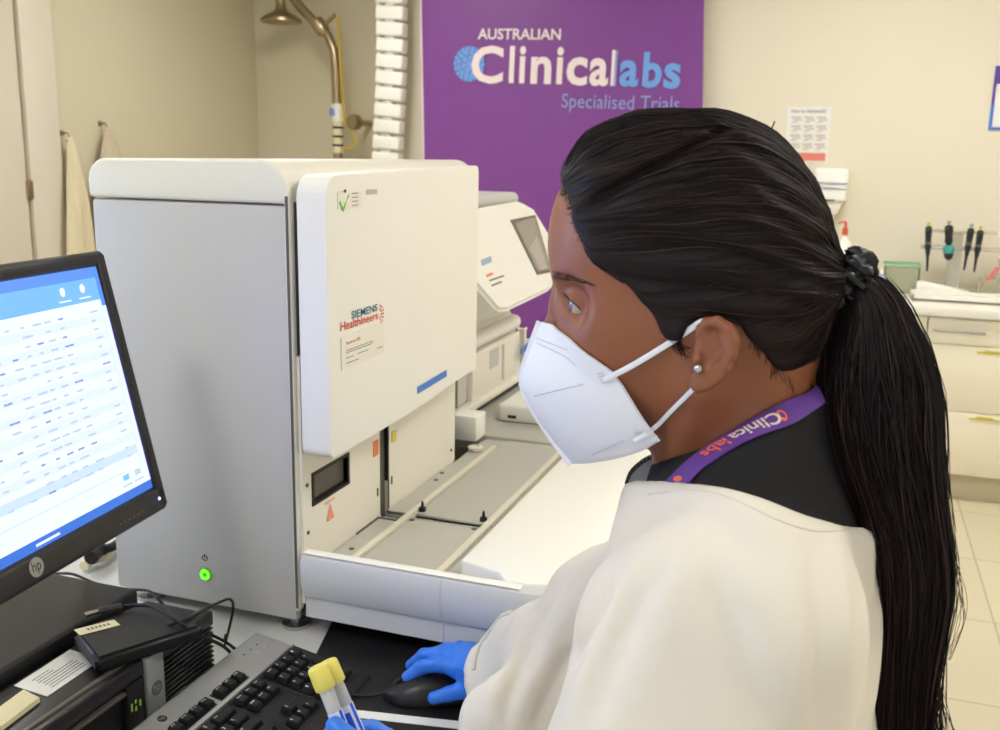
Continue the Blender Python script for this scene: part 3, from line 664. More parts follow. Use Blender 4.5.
# cross deck beyond
g = G(); g.box((-.80, 1.93, DK-.03), (-.36, 2.75, DK+.004), M['deck'], .002, 1); g.obj('cross_deck', t2)
g = G(); g.box((-.765, 1.885, DK), (-.71, 1.945, DK+.055), M['white'], .004); g.obj('end_block', t2)
p = hit(484, 444, 2, DK); g = G(); g.lathe([(.016, 0), (.016, .006), (.01, .008), (.008, .004)], (p.x, p.y-.05, DK+.002), (0, 0, 1), M['cream2'], 20); g.obj('spigot', t2)
a = hit(497, 421, 2, DK+.004); 
g = G(); g.box((a.x, a.y, DK+.004), (a.x+.19, a.y+.16, DK+.045), M['white'], .010, 3); g.obj('tube_station', t2)
g = G(); g.box((a.x+.05, a.y+.045, DK+.0445), (a.x+.17, a.y+.075, DK+.046), M['dark']); p = hit(512, 417, 1, a.y); g.box((p.x-.010, a.y-.001, p.z-.003), (p.x+.010, a.y+.002, p.z+.004), M['dark']); g.obj('station_slot', t2)

# ---------------------------------------------------------------- second analyser beyond, with a tilted touch screen
t3 = thing('touchscreen_analyser', 'smaller cream analyser with a tilted touch screen head behind the large one', 'analyser', (-1.0, 2.3, DZ))
G().box((-1.35, 1.90, DZ+.001), (-.806, 2.44, 1.15), M['cream2'], .02, 3).obj('body', t3)
G().box((-1.45, 2.0, 1.12), (-.86, 2.40, 1.47), M['cream'], .05, 4).obj('upper_body', t3)
g = G(); a = hit(452, 196, 0, -.86); g.box((-1.40, 1.90, 1.455), (-.80, 2.42, 1.487), M['grey'], .015, 3); g.obj('lid', t3)
# lower front: sloped rail, alcoves, panels
g = G(); q0 = hit(456, 449, 0, -.775); q1 = hit(520, 383, 0, -.775)
g.box((-.80, 1.90, 1.005), (-.772, 2.55, 1.02), M['cream2'], .003); g.box((-.80, 1.90, .99), (-.785, 2.55, 1.004), M['dark']); g.obj('ledge', t3)
g = G()
g.box((-.804, 1.90, 1.02), (-.79, 1.955, 1.135), M['cream2']); g.box((-.806, 1.955, 1.02), (-.800, 2.06, 1.135), M['grey']); g.box((-.804, 1.975, 1.02), (-.797, 1.995, 1.135), M['darkg'])
g.box((-.804, 2.06, 1.02), (-.785, 2.40, 1.13), M['cream2'], .004); g.box((-.786, 2.17, 1.075), (-.783, 2.23, 1.12), M['grey']); g.box((-.786, 2.26, 1.03), (-.782, 2.27, 1.12), M['grey']); g.box((-.804, 2.45, 1.02), (-.785, 2.44, 1.13), M['cream2'], .004); g.obj('front_panel', t3)
G().box((-.86, 1.90, 1.135), (-.785, 2.42, 1.175), M['cream'], .02, 4).obj('shelf', t3)
p = hit(527, 349, 0, -.768); g = G(); g.slab((-.7695, p.y-.05, p.z-.008), (0, .12, .012), (0, 0, .018), .001, M['blue']); g.obj('blue_stripe', t3)
# curved pedestal between shelf and head
g = G(); n = 14; sec = []
for k in range(n+1):
    s = k/n; z = 1.16+.14*s; xo = -.80-.02*math.sin(s*PI); yw = 2.40-.05*math.sin(s*PI/2); sec.append((z, xo, yw))
poly = []
vv = []; ff = []
for z, xo, yw in sec: vv += [(-1.2, 1.92, z), (xo, 1.92, z), (xo, yw, z), (-1.2, yw, z)]
for k in range(n): ff += [(4*k+i, 4*k+(i+1) % 4, 4*k+4+(i+1) % 4, 4*k+4+i) for i in range(4)]
g.add(vv, ff, M['cream2'], True); g.obj('pedestal', t3)
# tilted head: corners read on a leaning plane, then given depth
def hp3(px, py, X0=-.70, lean=.42):
    # plane leaning back: x falls as z rises from z=1.25
    lo, hi_ = -1.2, -.4
    d = RT*(px-500)-UP*(py-365)+FW*FPX
    # x = X0 - lean*(z-1.25)
    k = (X0-lean*(CAM.z-1.25)-CAM.x)/(d.x+lean*d.z); return CAM+d*k
hc = [hp3(452, 210), hp3(480, 207), hp3(521, 200), hp3(533, 207), hp3(551, 236), hp3(557, 283), hp3(551, 290), hp3(508, 311), hp3(500, 311), hp3(480, 288), hp3(452, 250)]
nrm = Vector((1, 0, .42)).normalized(); back = -nrm*.10
bm = bmesh.new(); A = [bm.verts.new(p) for p in hc]; B = [bm.verts.new(p+back) for p in hc]; n = len(hc)
bm.faces.new(A); bm.faces.new(B[::-1])
for i in range(n): bm.faces.new((A[i], B[i], B[(i+1) % n], A[(i+1) % n]))
bmesh.ops.recalc_face_normals(bm, faces=bm.faces[:]); bmesh.ops.bevel(bm, geom=bm.edges[:], offset=.008, segments=3, affect='EDGES', clamp_overlap=True)
g = G(); g.bm(bm, M['cream'], None, True); g.obj('screen_head', t3)
def plq(pts, off, th, m, name):
    P_ = [hp3(*p)+nrm*off for p in pts]; Q_ = [p-nrm*th for p in P_]; n = len(P_)
    return G().add(P_+Q_, [tuple(range(n-1, -1, -1)), tuple(range(n, 2*n))]+[(i, (i+1) % n, n+(i+1) % n, n+i) for i in range(n)], m).obj(name, t3)
plq([(510, 220), (535, 215), (552, 272), (537, 275)], .001, .004, M['darkg'], 'screen_bezel')
plq([(514, 222.5), (534, 218), (550, 269), (537.5, 272)], .0016, .002, mat('dim_screen', rgb(142, 134, 126), .15), 'screen')
plq([(529, 248), (536, 236), (547, 268), (540, 270)], .0021, .001, mat('dim_screen_window', rgb(165, 156, 152), .2), 'screen_window')
plq([(481, 260), (491, 256), (491.5, 262), (482, 266)], .0008, .002, M['teal'] if False else mat('faint_blue_print', rgb(150, 175, 190), .6), 'lettering')
plq([(486, 275), (492, 272), (493, 274.5), (487, 277.5)], .0008, .002, M['orange'], 'label_mark')
plq([(489, 280), (503, 275), (504, 276.5), (490, 281.5)], .0008, .002, M['ink'], 'label_mark')
plq([(491, 285), (501, 281), (502, 282.5), (492, 286.5)], .0008, .002, M['ink'], 'label_mark')

# ---------------------------------------------------------------- desktop computer under the monitor
PX, PY0, PY1, PZ = -.766, .66, 1.035, .97
t = thing('desktop_computer', 'low black desktop computer lying flat under the monitor, papers on top', 'computer', (-.95, .85, DZ+.003))
G().box((-1.15, PY0, DZ+.004), (PX-.012, PY1, PZ-.016), M['black'], .003).obj('case', t)
g = G(); g.box((PX-.11, PY0, PZ-.016), (PX-.006, PY1, PZ-.004), M['blackg'], .002)
g.box((PX-.012, PY0, PZ-.020), (PX, PY1, PZ), M['blackg'], .0025); g.box((PX-.020, PY0, PZ-.006), (PX-.0135, PY1, PZ+.001), M['darkg'], .001)
g.box((PX-.012, PY0, DZ+.006), (PX-.008, PY1, PZ-.02), M['black']); g.box((PX-.008, PY0, PZ-.032), (PX-.001, .885, PZ-.027), M['darkg'], .001); g.box((PX-.008, PY0, DZ+.012), (PX-.002, .80, DZ+.03), M['dark'], .004); g.obj('front_bezel', t)
g = G()
y0 = .930
for k in range(11): g.box((PX-.008, y0, DZ+.010+k*.0068), (PX, PY1-.002, DZ+.013+k*.0068), M['blackg'], .0006, 1)
g.obj('grille', t)
G().box((PX-.008, .862, DZ+.010), (PX+.001, .892, PZ-.021), M['black'], .001).obj('status_panel', t)
p = hit(157, 652, 0, PX+.004)
so = G().box((PX-.008, .893, DZ+.006), (PX+.005, .925, PZ+.001), M['silver'], .002).obj('silver_strip', t)
glog = mat('pale_metal_print', rgb(96, 98, 104), .35)
g = G(); cyl, czl = .909, .925
g.lathe([(.0095, 0), (.0095, .0006)], (PX+.005, cyl, czl), (1, 0, 0), glog, 24); text(g, 'hp', (PX+.0058, cyl-.006, czl-.0065), (0, 1, 0), (.0, 0.0, 1), .012, .013, M['silver'], .0); attach(g.obj('logo'), t)
g = G(); gp = mat('green_indicator', rgb(150, 190, 90), .5)
for yy, zz, hh in ((.866, .915, .010), (.873, .912, .006), (.873, .922, .005), (.881, .915, .008)): g.box((PX+.001, yy, zz), (PX+.0014, yy+.003, zz+hh), gp)
g.obj('indicator_print', t)
# monitor foot, papers and drive on top of it
def onpc(px, py, z): return hit(px, py, 2, z)
FZ = PZ-.004
t = thing('paper_slip', 'white printed slip lying on the desktop computer beside the drive', 'paper', onpc(60, 670, FZ))
pp = [onpc(x, y, FZ+.0005) for x, y in ((14, 686), (70, 650), (103, 663), (47, 697))]
g = G(); g.slab(pp[0], pp[3]-pp[0], pp[1]-pp[0], .0008, M['paper'])
u_, v_ = pp[1]-pp[0], pp[3]-pp[0]
for k in range(7): g.slab(pp[0]+u_*(.18+.02*(k % 2))+v_*(.22+.1*k)+Vector((0, 0, .0009)), v_*.022, u_*(.62 if k > 1 else .3), .0003, M['ink'])
g.obj('sheet', t)
t = thing('sticky_notes', 'cream pad of notes lying at the left end of the desktop computer', 'note pad', onpc(20, 705, FZ))
pp = [onpc(x, y, FZ+.0005) for x, y in ((-14, 722), (24, 694), (49, 702), (2, 731))]
g = G(); g.slab(pp[0], pp[3]-pp[0], pp[1]-pp[0], .006, M['paperc']); g.obj('pad', t)

# external drive
t = thing('external_drive', 'slim black external drive with a cream label strip on the desktop computer', 'drive', (-.80, .93, PZ))
ez = PZ+.022
q = [onpc(x, y, ez) for x, y in ((72, 631), (96, 660), (205, 625), (150, 598))]
bm = bmesh.new(); qb = [Vector((p.x, p.y, PZ+.0015)) for p in q]
A = [bm.verts.new(p) for p in q]; B = [bm.verts.new(p) for p in qb]; bm.faces.new(A); bm.faces.new(B[::-1])
for i in range(4): bm.faces.new((A[i], B[i], B[(i+1) % 4], A[(i+1) % 4]))
bmesh.ops.recalc_face_normals(bm, faces=bm.faces[:]); bmesh.ops.bevel(bm, geom=bm.edges[:], offset=.006, segments=3, affect='EDGES', clamp_overlap=True)
g = G(); g.bm(bm, M['black'], None, True); g.obj('case', t)
l = [onpc(x, y, ez+.0005) for x, y in ((74, 630), (80, 635.5), (122, 626), (114, 620))]
g = G(); g.slab(l[0], l[1]-l[0], l[3]-l[0], .0006, M['paperc'])
for k in range(6): g.slab(l[0]+(l[3]-l[0])*(.25+.1*k)+(l[1]-l[0])*.35+Vector((0, 0, .0008)), (l[1]-l[0])*.3, (l[3]-l[0])*.055, .0003, M['ink'])
g.obj('label_strip', t)
# usb plug with its cable
t = thing('usb_cable', 'black cable with a metal USB plug resting on the external drive', 'cable', onpc(100, 612, ez))
a = onpc(85, 615, ez+.006); b = onpc(99, 611, ez+.006); c = onpc(124, 606, ez+.006); ax = (b-a).normalized(); sd = Vector((-ax.y, ax.x, 0))
g = G(); g.tube([a, b], (.0022, .006), M['chrome'], 4, flat=(0, 0, 1), smooth=False); g.obj('plug', t)
g = G(); g.tube([b, b.lerp(c, .9)], (.0045, .0085), M['blackg'], 8, flat=(0, 0, 1)); g.obj('plug_housing', t)
zc = lambda x, y, z: onpc(x, y, z)
def spline(P, n=10):
    P = [Vector(p) for p in P]; out = []
    for i in range(len(P)-1):
        p0 = P[max(i-1, 0)]; p1 = P[i]; p2 = P[i+1]; p3 = P[min(i+2, len(P)-1)]
        for k in range(n):
            s = k/n; out.append(.5*((2*p1)+(p2-p0)*s+(2*p0-5*p1+4*p2-p3)*s*s+(3*p1-p0-3*p2+p3)*s**3))
    return out+[P[-1]]
g = G(); g.tube(spline([c, zc(150, 606, ez+.012), zc(175, 620, ez+.01), zc(198, 634, PZ+.006), Vector((-.742, 1.02, .93)), Vector((-.755, 1.062, .89))]), .0024, M['rubber'], 8); g.obj('cord', t)
t = thing('black_cable', 'thin black cable arching over the drive corner down behind the keyboard', 'cable', (-.76, 1.06, DZ+.005))
p1 = zc(184, 620, ez+.004); pk = hit(231, 600, 1, 1.085); pd = hit(224, 655, 1, 1.10)
g = G(); g.tube(spline([zc(160, 627, ez-.008), p1, pk+Vector((-.012, -.01, -.001)), pk, pk+Vector((.001, .001, -.02)), pd+Vector((0, 0, .01)), Vector((pd.x-.01, pd.y+.02, DZ+.006))], 8), .002, M['rubber'], 8); g.obj('cord', t)
t = thing('power_cable', 'black cable running from behind the monitor over the back of the desktop computer', 'cable', (-1.0, 1.1, DZ+.004))
g = G(); g.tube(spline([hit(50, 574, 1, 1.13), hit(72, 574, 1, 1.12), hit(95, 583, 1, 1.11), hit(125, 589, 1, 1.10), hit(148, 591, 1, 1.09), hit(160, 601, 1, 1.07), Vector((-.87, 1.085, .92)), hit(222, 640, 2, DZ+.01), hit(235, 649, 2, DZ+.006)], 8), .0022, M['rubber'], 8); g.obj('cord', t)

# monitor
t = thing('monitor', 'wide black monitor showing a pale blue results table, tilted back on the desktop computer', 'monitor', (-.93, .745, PZ))
MB_, MT = hit(168, 507, 1, 1.0), hit(105.5, 249.5, 1, 1.0); MB_.y = MT.y = 0; MV = (MT-MB_).normalized(); MU = Vector((-math.sin(math.radians(5.4)), math.cos(math.radians(5.4)), 0)); MV = (MV-MU*MV.dot(MU)).normalized(); MN = MU.cross(MV); MH = (MT-MB_).length
MY1, MY0 = 1.0, .49; MW = MY1-MY0
MM = Matrix((MU, MV, MN)).transposed().to_4x4(); MM.translation = Vector((MB_.x, MY1, MB_.z))-MU*MW
def mbox(g, lo, hi, m, bev=0, seg=2): return g.box(lo, hi, m, bev, seg, MM)
SB0, SB1 = .033, MH-.0185; SX0, SX1 = .018, MW-.0165
g = G(); out = [(.007, 0), (MW-.007, 0), (MW, .007), (MW, MH-.007), (MW-.007, MH), (.007, MH), (0, MH-.007), (0, .007)]
mbox(g, (0, 0, -.022), (MW, SB0, .002), M['blackg'], .006, 3); mbox(g, (0, SB1, -.022), (MW, MH, .002), M['blackg'], .006, 3); mbox(g, (0, .004, -.022), (SX0, MH-.004, .002), M['blackg'], .003, 3); mbox(g, (SX1, .004, -.022), (MW, MH-.004, .002), M['blackg'], .003, 3)
g.obj('bezel', t)
g = G(); mbox(g, (.004, .004, -.040), (MW-.004, MH-.004, -.012), M['black'], .008, 3); mbox(g, (.09, .06, -.062), (MW-.09, MH-.06, -.038), M['black'], .02, 3); g.obj('rear_shell', t)
def em(name, c, s=None): return mat(name, rgb(*[v//3 for v in c]), .25, emit=(lin(c[0])*.93, lin(c[1])*.93, lin(c[2])*(2.2 if c[0] > 198 else 1.0), 1), estr=SCREEN_STRENGTH if s is None else s)
EM = dict(bg=em('screen_pale', (236, 246, 255)), top=em('screen_title_blue', (96, 150, 238)), head=em('screen_header_blue', (122, 190, 248)), bar=em('screen_task_blue', (58, 118, 214)), row=em('screen_row_blue', (206, 228, 250)), row2=em('screen_row_pale', (226, 239, 254)), ink=em('screen_text', (192, 206, 222)), dk=em('screen_text_dark', (140, 148, 164)), cy=em('screen_icon_cyan', (120, 200, 226)), wh=em('screen_icon_white', (244, 250, 255)))
w, h = SX1-SX0, SB1-SB0
g = G()
def sq(u0, v0, u1, v1, m, o=0): 
    p = [MM @ Vector((SX0+w*a, SB0+h*b, -.0025+o)) for a, b in ((u0, v0), (u1, v0), (u1, v1), (u0, v1))]; g.add(p, [(0, 1, 2, 3)], EM[m])
sq(0, 0, 1, 1, 'bg'); sq(0, .955, 1, 1, 'top', .0001); sq(0, .86, .985, .955, 'head', .0001); sq(.985, .86, 1, .955, 'top', .0001); sq(.975, .10, .985, .86, 'row2', .0001); sq(0, 0, 1, .038, 'bar', .0001); sq(.985, .83, 1, .86, 'top', .0001)
for k in range(17):
    v = .82-.0375*k
    if k % 2: sq(0, v-.017, .975, v+.017, 'row2', .0001)
sq(0, .175, .975, .213, 'row', .0002)
rnd = random.Random(11)
for k in range(18):
    v = .815-.0375*k
    for u in (.06, .13, .19, .30, .36, .42, .50, .57, .63, .68, .72, .76, .81, .93):
        if rnd.random() < .16: continue
        L = rnd.uniform(.012, .034); sq(u, v-.004, u+L, v+.003, 'ink' if rnd.random() < .9 else 'dk', .0003)
        if L > .025: sq(u+L*.4, v-.006, u+L*.5, v+.004, 'ink', .0003)
for u in (.85, .925):
    c = [MM @ Vector((SX0+w*u+.0045*math.cos(a*PI/8), SB0+h*.918+.0055*math.sin(a*PI/8), -.0021)) for a in range(16)]; g.add(c, [tuple(range(16))], EM['wh']); sq(u-.02, .876, u+.025, .882, 'wh', .0003)
for u, m in ((.905, 'cy'), (.955, 'ink')): sq(u-.012, .085, u+.012, .108, m, .0004); sq(u-.02, .06, u+.018, .066, 'ink', .0004)
sq(.0, .118, .9, .122, 'row', .0003); sq(.55, .012, .63, .022, 'wh', .0003)
g.obj('screen', t)
c = hit(21, 573, 1, .745); g = G(); lc = MM.inverted() @ c; cx_, cy_ = MW/2+.012, .0185
g2 = MM @ Vector((cx_, cy_, .0022))
g.lathe([(.0105, 0), (.0105, .0005)], g2, MN, M['silver'], 28); text(g, 'hp', MM @ Vector((cx_-.0065, cy_-.0075, .0029)), MU, MV, .013, .015, M['blackg']); g.obj('logo', t)
g = G()
for k in range(6): mbox(g, (MW-.10+.009*k, .012, .002), (MW-.097+.009*k, .0135, .0023), M['ink'])
g.obj('button_marks', t)
G().lathe([(.0022, 0), (.0022, .0008)], MM @ Vector((MW-.016, .017, .0022)), MN, em('white_led', (240, 245, 255), 1.5), 10).obj('power_led', t)
g = G(); nk = MM @ Vector((MW/2, .10, -.05)); g.tube([nk, (nk.x-.05, nk.y, 1.13), (-1.02, nk.y-.02, .995)], (.018, .04), M['black'], 12, flat=(1, 0, 0)); g.obj('neck', t)
ev = -.883
g = G(); g.box((-1.15, .50, PZ-.0155), (ev, 1.030, PZ+.014), M['black'], .006, 3); g.obj('base', t)

# ---------------------------------------------------------------- keyboard
t = thing('keyboard', 'black and silver full-size computer keyboard lying on the desk mat', 'keyboard', (-.65, .87, DZ+.003))
KB, KF = Vector((-.737, 1.092, .918)), Vector((-.562, 1.075, .888))
KU = Vector((0, -1, 0)); KV = (Vector((KF.x, 0, KF.z))-Vector((KB.x, 0, KB.z))).normalized(); KN = KV.cross(KU)
if KN.z < 0: KN = -KN
KO = Vector((KB.x, KB.y+.002, KB.z)); KD = .182; KL = .46
KM = Matrix((KU, KV, KN)).transposed().to_4x4(); KM.translation = KO
def kb(g, lo, hi, m, bev=0, seg=2): return g.box(lo, hi, m, bev, seg, KM)
g = G(); kb(g, (0, .060, -.014), (KL, KD, -.001), M['blackg'], .005, 3); g.obj('case', t)
g = G(); kb(g, (0, -.002, -.018), (KL, .060, .000), M['silver'], .006, 3); kb(g, (.0, .0585, -.0005), (KL, .0600, .0006), M['chrome']); g.obj('silver_strip', t)
g = G(); kb(g, (0.001, .0605, -.0012), (KL-.001, KD-.002, -.0006), M['dark'])
for (u0, u1, v0, v1) in ((.010, .092, .063, .163), (.098, .160, .063, .105), (.098, .160, .122, .163), (.166, .452, .063, .163)): kb(g, (u0, v0, -.0012), (u1, v1, .0002), M['key'], .001, 1)
for (u0, u1) in ((.098, .160), (.168, .246), (.254, .332), (.340, .418)): kb(g, (u0, .034, -.001), (u1, .053, .0006), M['key'], .003, 2)
g.obj('key_wells', t)
keys = []   # u0, v0, width, depth, legend   (u grows away from the number pad; the typist reads towards -u)
P = .019
rows = [.065, .084, .103, .122, .141]
np_ = [['-', '*', '/', 'num'], ['+', '9', '8', '7'], ['', '6', '5', '4'], ['', '3', '2', '1'], ['', '.', '0', '']]
for r, row in enumerate(np_):
    for c, s in enumerate(row):
        u = .013+c*P
        if r == 1 and c == 0: keys.append((u, rows[1], P, 2*P, '+')); continue
        if r == 3 and c == 0: keys.append((u, rows[3], P, 2*P, 'ent')); continue
        if r == 4 and c == 2: keys.append((u, rows[4], 2*P, P, '0')); continue
        if s and not (r == 4 and c == 3): keys.append((u, rows[r], P, P, s))
for r, row in enumerate((('up', 'hm', 'ins'), ('dn', 'end', 'del'))):
    for c, s in enumerate(row): keys.append((.101+c*P, rows[r], P, P, s))
keys += [(.101, rows[4], P, P, '>'), (.12, rows[4], P, P, 'v'), (.139, rows[4], P, P, '<'), (.12, rows[3], P, P, '^')]
for c, s in enumerate(('brk', 'scr', 'prt')): keys.append((.101+c*P, .034, P, P, s))
for gI in range(3):
    for c in range(4): keys.append((.169+gI*.086+c*P, .034, P, P, 'F%d' % (12-gI*4-c)))
keys.append((.433, .034, P, P, 'esc'))
mr = ['=-0987654321`', '][poiuytrewq', "';lkjhgfdsa", '/.,mnbvcxz']
u = .169; keys.append((u, rows[0], 2*P, P, 'bk')); u += 2*P
for ch in mr[0]: keys.append((u, rows[0], P, P, ch)); u += P
u = .169; keys.append((u, rows[1], 1.5*P, P, '\\')); u += 1.5*P
for ch in mr[1]: keys.append((u, rows[1], P, P, ch.upper())); u += P
keys.append((u, rows[1], 1.5*P, P, 'tab'))
u = .169; keys.append((u, rows[2], 2.25*P, P, 'ret')); u += 2.25*P
for ch in mr[2]: keys.append((u, rows[2], P, P, ch.upper())); u += P
keys.append((u, rows[2], 1.75*P, P, 'caps'))
u = .169; keys.append((u, rows[3], 2.75*P, P, 'shift')); u += 2.75*P
for ch in mr[3]: keys.append((u, rows[3], P, P, ch.upper())); u += P
keys.append((u, rows[3], 2.25*P, P, 'shift'))
u = .169
for wd_, s in ((1.25, 'ctl'), (1.25, 'fn'), (1.25, 'win'), (1.25, 'alt'), (6.25, ''), (1.25, 'alt'), (1.25, 'win'), (1.25, 'ctl')): keys.append((u, rows[4], wd_*P, P, s)); u += wd_*P
def keycap(g, u, v, w_, d_, s):
    lo = [(u+.0008, v+.0008), (u+w_-.0008, v+.0008), (u+w_-.0008, v+d_-.0008), (u+.0008, v+d_-.0008)]
    ins = .0030; hi = [(u+ins, v+ins-.001), (u+w_-ins, v+ins-.001), (u+w_-ins, v+d_-ins-.001), (u+ins, v+d_-ins-.001)]
    vv = [KM @ Vector((a, b, .0005)) for a, b in lo]+[KM @ Vector((a, b, .0075)) for a, b in hi]
    bm = bmesh.new(); V_ = [bm.verts.new(p) for p in vv]
    for f in ((3, 2, 1, 0), (4, 5, 6, 7), (0, 1, 5, 4), (1, 2, 6, 5), (2, 3, 7, 6), (3, 0, 4, 7)): bm.faces.new([V_[i] for i in f])
    bmesh.ops.recalc_face_normals(bm, faces=bm.faces[:]); bmesh.ops.bevel(bm, geom=bm.edges[:], offset=.0009, segments=2, affect='EDGES'); g.bm(bm, M['key'], None, True)
    if s:
        hh = .0042 if len(s) == 1 else .0026; ww = min(.0075, .0030*len(s)) 
        text(g, s, KM @ Vector((u+w_-.0042 if w_ < .03 else u+w_-.006, v+ins+.001+hh, .0077)), -KU, -KV, ww, hh, M['legend'], .01)
rest = G(); cnt = 0
keys.sort(key=lambda k: k[0])
for k in keys:
    if cnt < 98: g = G(); keycap(g, *k); g.obj('key', t); cnt += 1
    else: keycap(rest, *k)
o = rest.obj('key', t); o['kind'] = 'stuff'
g = G(); q = hit(158, 718, 2, .915); lq = KM.inverted() @ q
g.lathe([(.0058, 0), (.0058, .0004)], KM @ Vector((lq.x, .016, .0002)), KN, M['blackg'], 24); text(g, 'hp', KM @ Vector((lq.x+.0035, .016+.004, .0008)), -KU, -KV, .007, .008, M['silver']); g.obj('logo', t)
g = G()
for k, (uu, m_) in enumerate(((.030, M['legend']), (.045, M['legend']), (.060, M['ysticker']))): g.lathe([(.0014, 0), (.0014, .0005)], KM @ Vector((uu, .030, 0)), KN, m_, 8); g.box((uu-.0015, .018, 0), (uu+.0015, .0195, .0004), M['inkd'], 0, 2, KM)
g.obj('indicator_lamp', t)
g = G()
for uu in (.05, KL-.05): kb(g, (uu-.02, .004, -.0335), (uu+.02, .012, -.016), M['blackg'], .002)
for uu in (.05, KL-.05): kb(g, (uu-.02, .165, -.0145), (uu+.02, .175, -.0125), M['rubber'])
g.obj('foot', t)

# ---------------------------------------------------------------- mouse
MZ = DZ+.0032
mt_, mr_ = hit(383, 689, 2, MZ+.012), hit(462, 686, 2, MZ+.012)
md = (mr_-mt_); md.z = 0; md.normalize(); ms = Vector((-md.y, md.x, 0)); ML = .112
t = thing('mouse', 'black computer mouse under the blue-gloved hand', 'mouse', (mt_.x, mt_.y, MZ))
def mouse_pt(s, th):  # s along length, th around the upper half
    wv = .031*(1-abs(2*s-1.05)**2.6)**.5 if abs(2*s-1.05) < 1 else 0.0
    hv = .036*math.sin(PI*min(1, max(0, (s*.92+.03))))**.75*(.75+.3*s)
    return mt_+md*(s*ML)+ms*(wv*math.copysign(abs(math.cos(th))**.75, math.cos(th)))+Vector((0, 0, MZ-mt_.z+.002+hv*abs(math.sin(th))**.8))
g = G(); NS, NT = 28, 20; vv = []; ff = []
for i in range(NS+1):
    s = .003+.975*i/NS
    for k in range(NT+1): vv.append(mouse_pt(s, PI*k/NT))
for i in range(NS):
    for k in range(NT): ff.append((i*(NT+1)+k, i*(NT+1)+k+1, (i+1)*(NT+1)+k+1, (i+1)*(NT+1)+k))
ff += [tuple(range(NT+1))[::-1], tuple(NS*(NT+1)+k for k in range(NT+1))]
ff += [(i*(NT+1), (i+1)*(NT+1), (i+1)*(NT+1)+NT, i*(NT+1)+NT) for i in range(NS)]
g.add(vv, ff, M['blackg'], True); g.obj('shell', t)
g = G(); wc = mouse_pt(.24, PI/2)+Vector((0, 0, -.006)); g.lathe([(.009, -.0035), (.010, -.002), (.010, .002), (.009, .0035)], wc, ms, M['rubber'], 20); g.obj('wheel', t)
g = G(); g.tube([mouse_pt(s, PI/2)+Vector((0, 0, .0002)) for s in (.04, .1, .16, .3, .4, .5)], .0005, M['dark'], 5); g.obj('button_seam', t)
g = G(); g.tube(spline([mouse_pt(.01, PI/2)+Vector((.004, 0, .0)), mt_+md*-.02+Vector((0, 0, MZ-mt_.z+.003)), mt_+md*-.05+ms*.01+Vector((0, 0, MZ-mt_.z+.0022)), mt_+md*-.085+ms*.035+Vector((0, 0, MZ-mt_.z+.0022))], 8), .0018, M['rubber'], 8); g.obj('cord', t)

# bits behind the computer: beige lead with a black connector
t = thing('beige_lead', 'beige lead with a black connector lying on the bench behind the monitor', 'cable', (-1.2, 1.35, DZ))
q = [hit(x, y, 2, DZ+.012) for x, y in ((84, 566), (92, 560), (104, 556), (118, 549), (128, 543))]
g = G(); g.tube(spline([q[0], q[1], q[2], q[3]+Vector((-.02, .02, 0)), q[4]+Vector((-.05, .05, 0))]), .0085, M['paperc'], 10); g.obj('lead', t)
g = G(); q = [hit(x, y, 2, DZ+.03) for x, y in ((91, 558), (99, 551), (112, 547), (122, 540))]
g.tube(spline(q), [.012]*6+[.010]*10+[.008]*15, M['rubber'], 10); g.obj('connector', t)

# ---------------------------------------------------------------- smooth bodies from distance fields
F32 = np.float32
class Grid:
    def __init__(s, lo, hi, h):
        s.lo = np.array(lo, F32); s.h = h; n = np.ceil((np.array(hi)-np.array(lo))/h).astype(int)+1; s.n = n
        s.ax = [s.lo[i]+h*np.arange(n[i], dtype=F32) for i in range(3)]
        s.X, s.Y, s.Z = np.meshgrid(*s.ax, indexing='ij', copy=False)
def V3(p): return np.array(tuple(p), F32)
def sph(g, c, r): return np.sqrt((g.X-c[0])**2+(g.Y-c[1])**2+(g.Z-c[2])**2)-F32(r)
def ell(g, c, r, R=None):
    x, y, z = g.X-c[0], g.Y-c[1], g.Z-c[2]
    if R is not None: x, y, z = (R[0][0]*x+R[1][0]*y+R[2][0]*z, R[0][1]*x+R[1][1]*y+R[2][1]*z, R[0][2]*x+R[1][2]*y+R[2][2]*z)
    k0 = np.sqrt((x/r[0])**2+(y/r[1])**2+(z/r[2])**2); k1 = np.sqrt((x/r[0]**2)**2+(y/r[1]**2)**2+(z/r[2]**2)**2)
    return (k0*(k0-1)/np.maximum(k1, 1e-6)).astype(F32)
def cap(g, a, b, ra, rb):
    a, b = V3(a), V3(b); d = b-a; L = float(d@d)+1e-9
    t = np.clip(((g.X-a[0])*d[0]+(g.Y-a[1])*d[1]+(g.Z-a[2])*d[2])/L, 0, 1)
    return (np.sqrt((g.X-a[0]-t*d[0])**2+(g.Y-a[1]-t*d[1])**2+(g.Z-a[2]-t*d[2])**2)-(ra+(rb-ra)*t)).astype(F32)
def chain(g, pts, rr, k=.006):
    f = None
    for i in range(len(pts)-1):
        c = cap(g, pts[i], pts[i+1], rr[i], rr[i+1]); f = c if f is None else smin(f, c, k)
    return f
def smin(a, b, k): h = np.maximum(k-np.abs(a-b), 0)/k; return np.minimum(a, b)-h*h*k*.25
def smax(a, b, k): return -smin(-a, -b, k)
def rot(ax, deg): return [list(r) for r in Matrix.Rotation(math.radians(deg), 3, ax)]
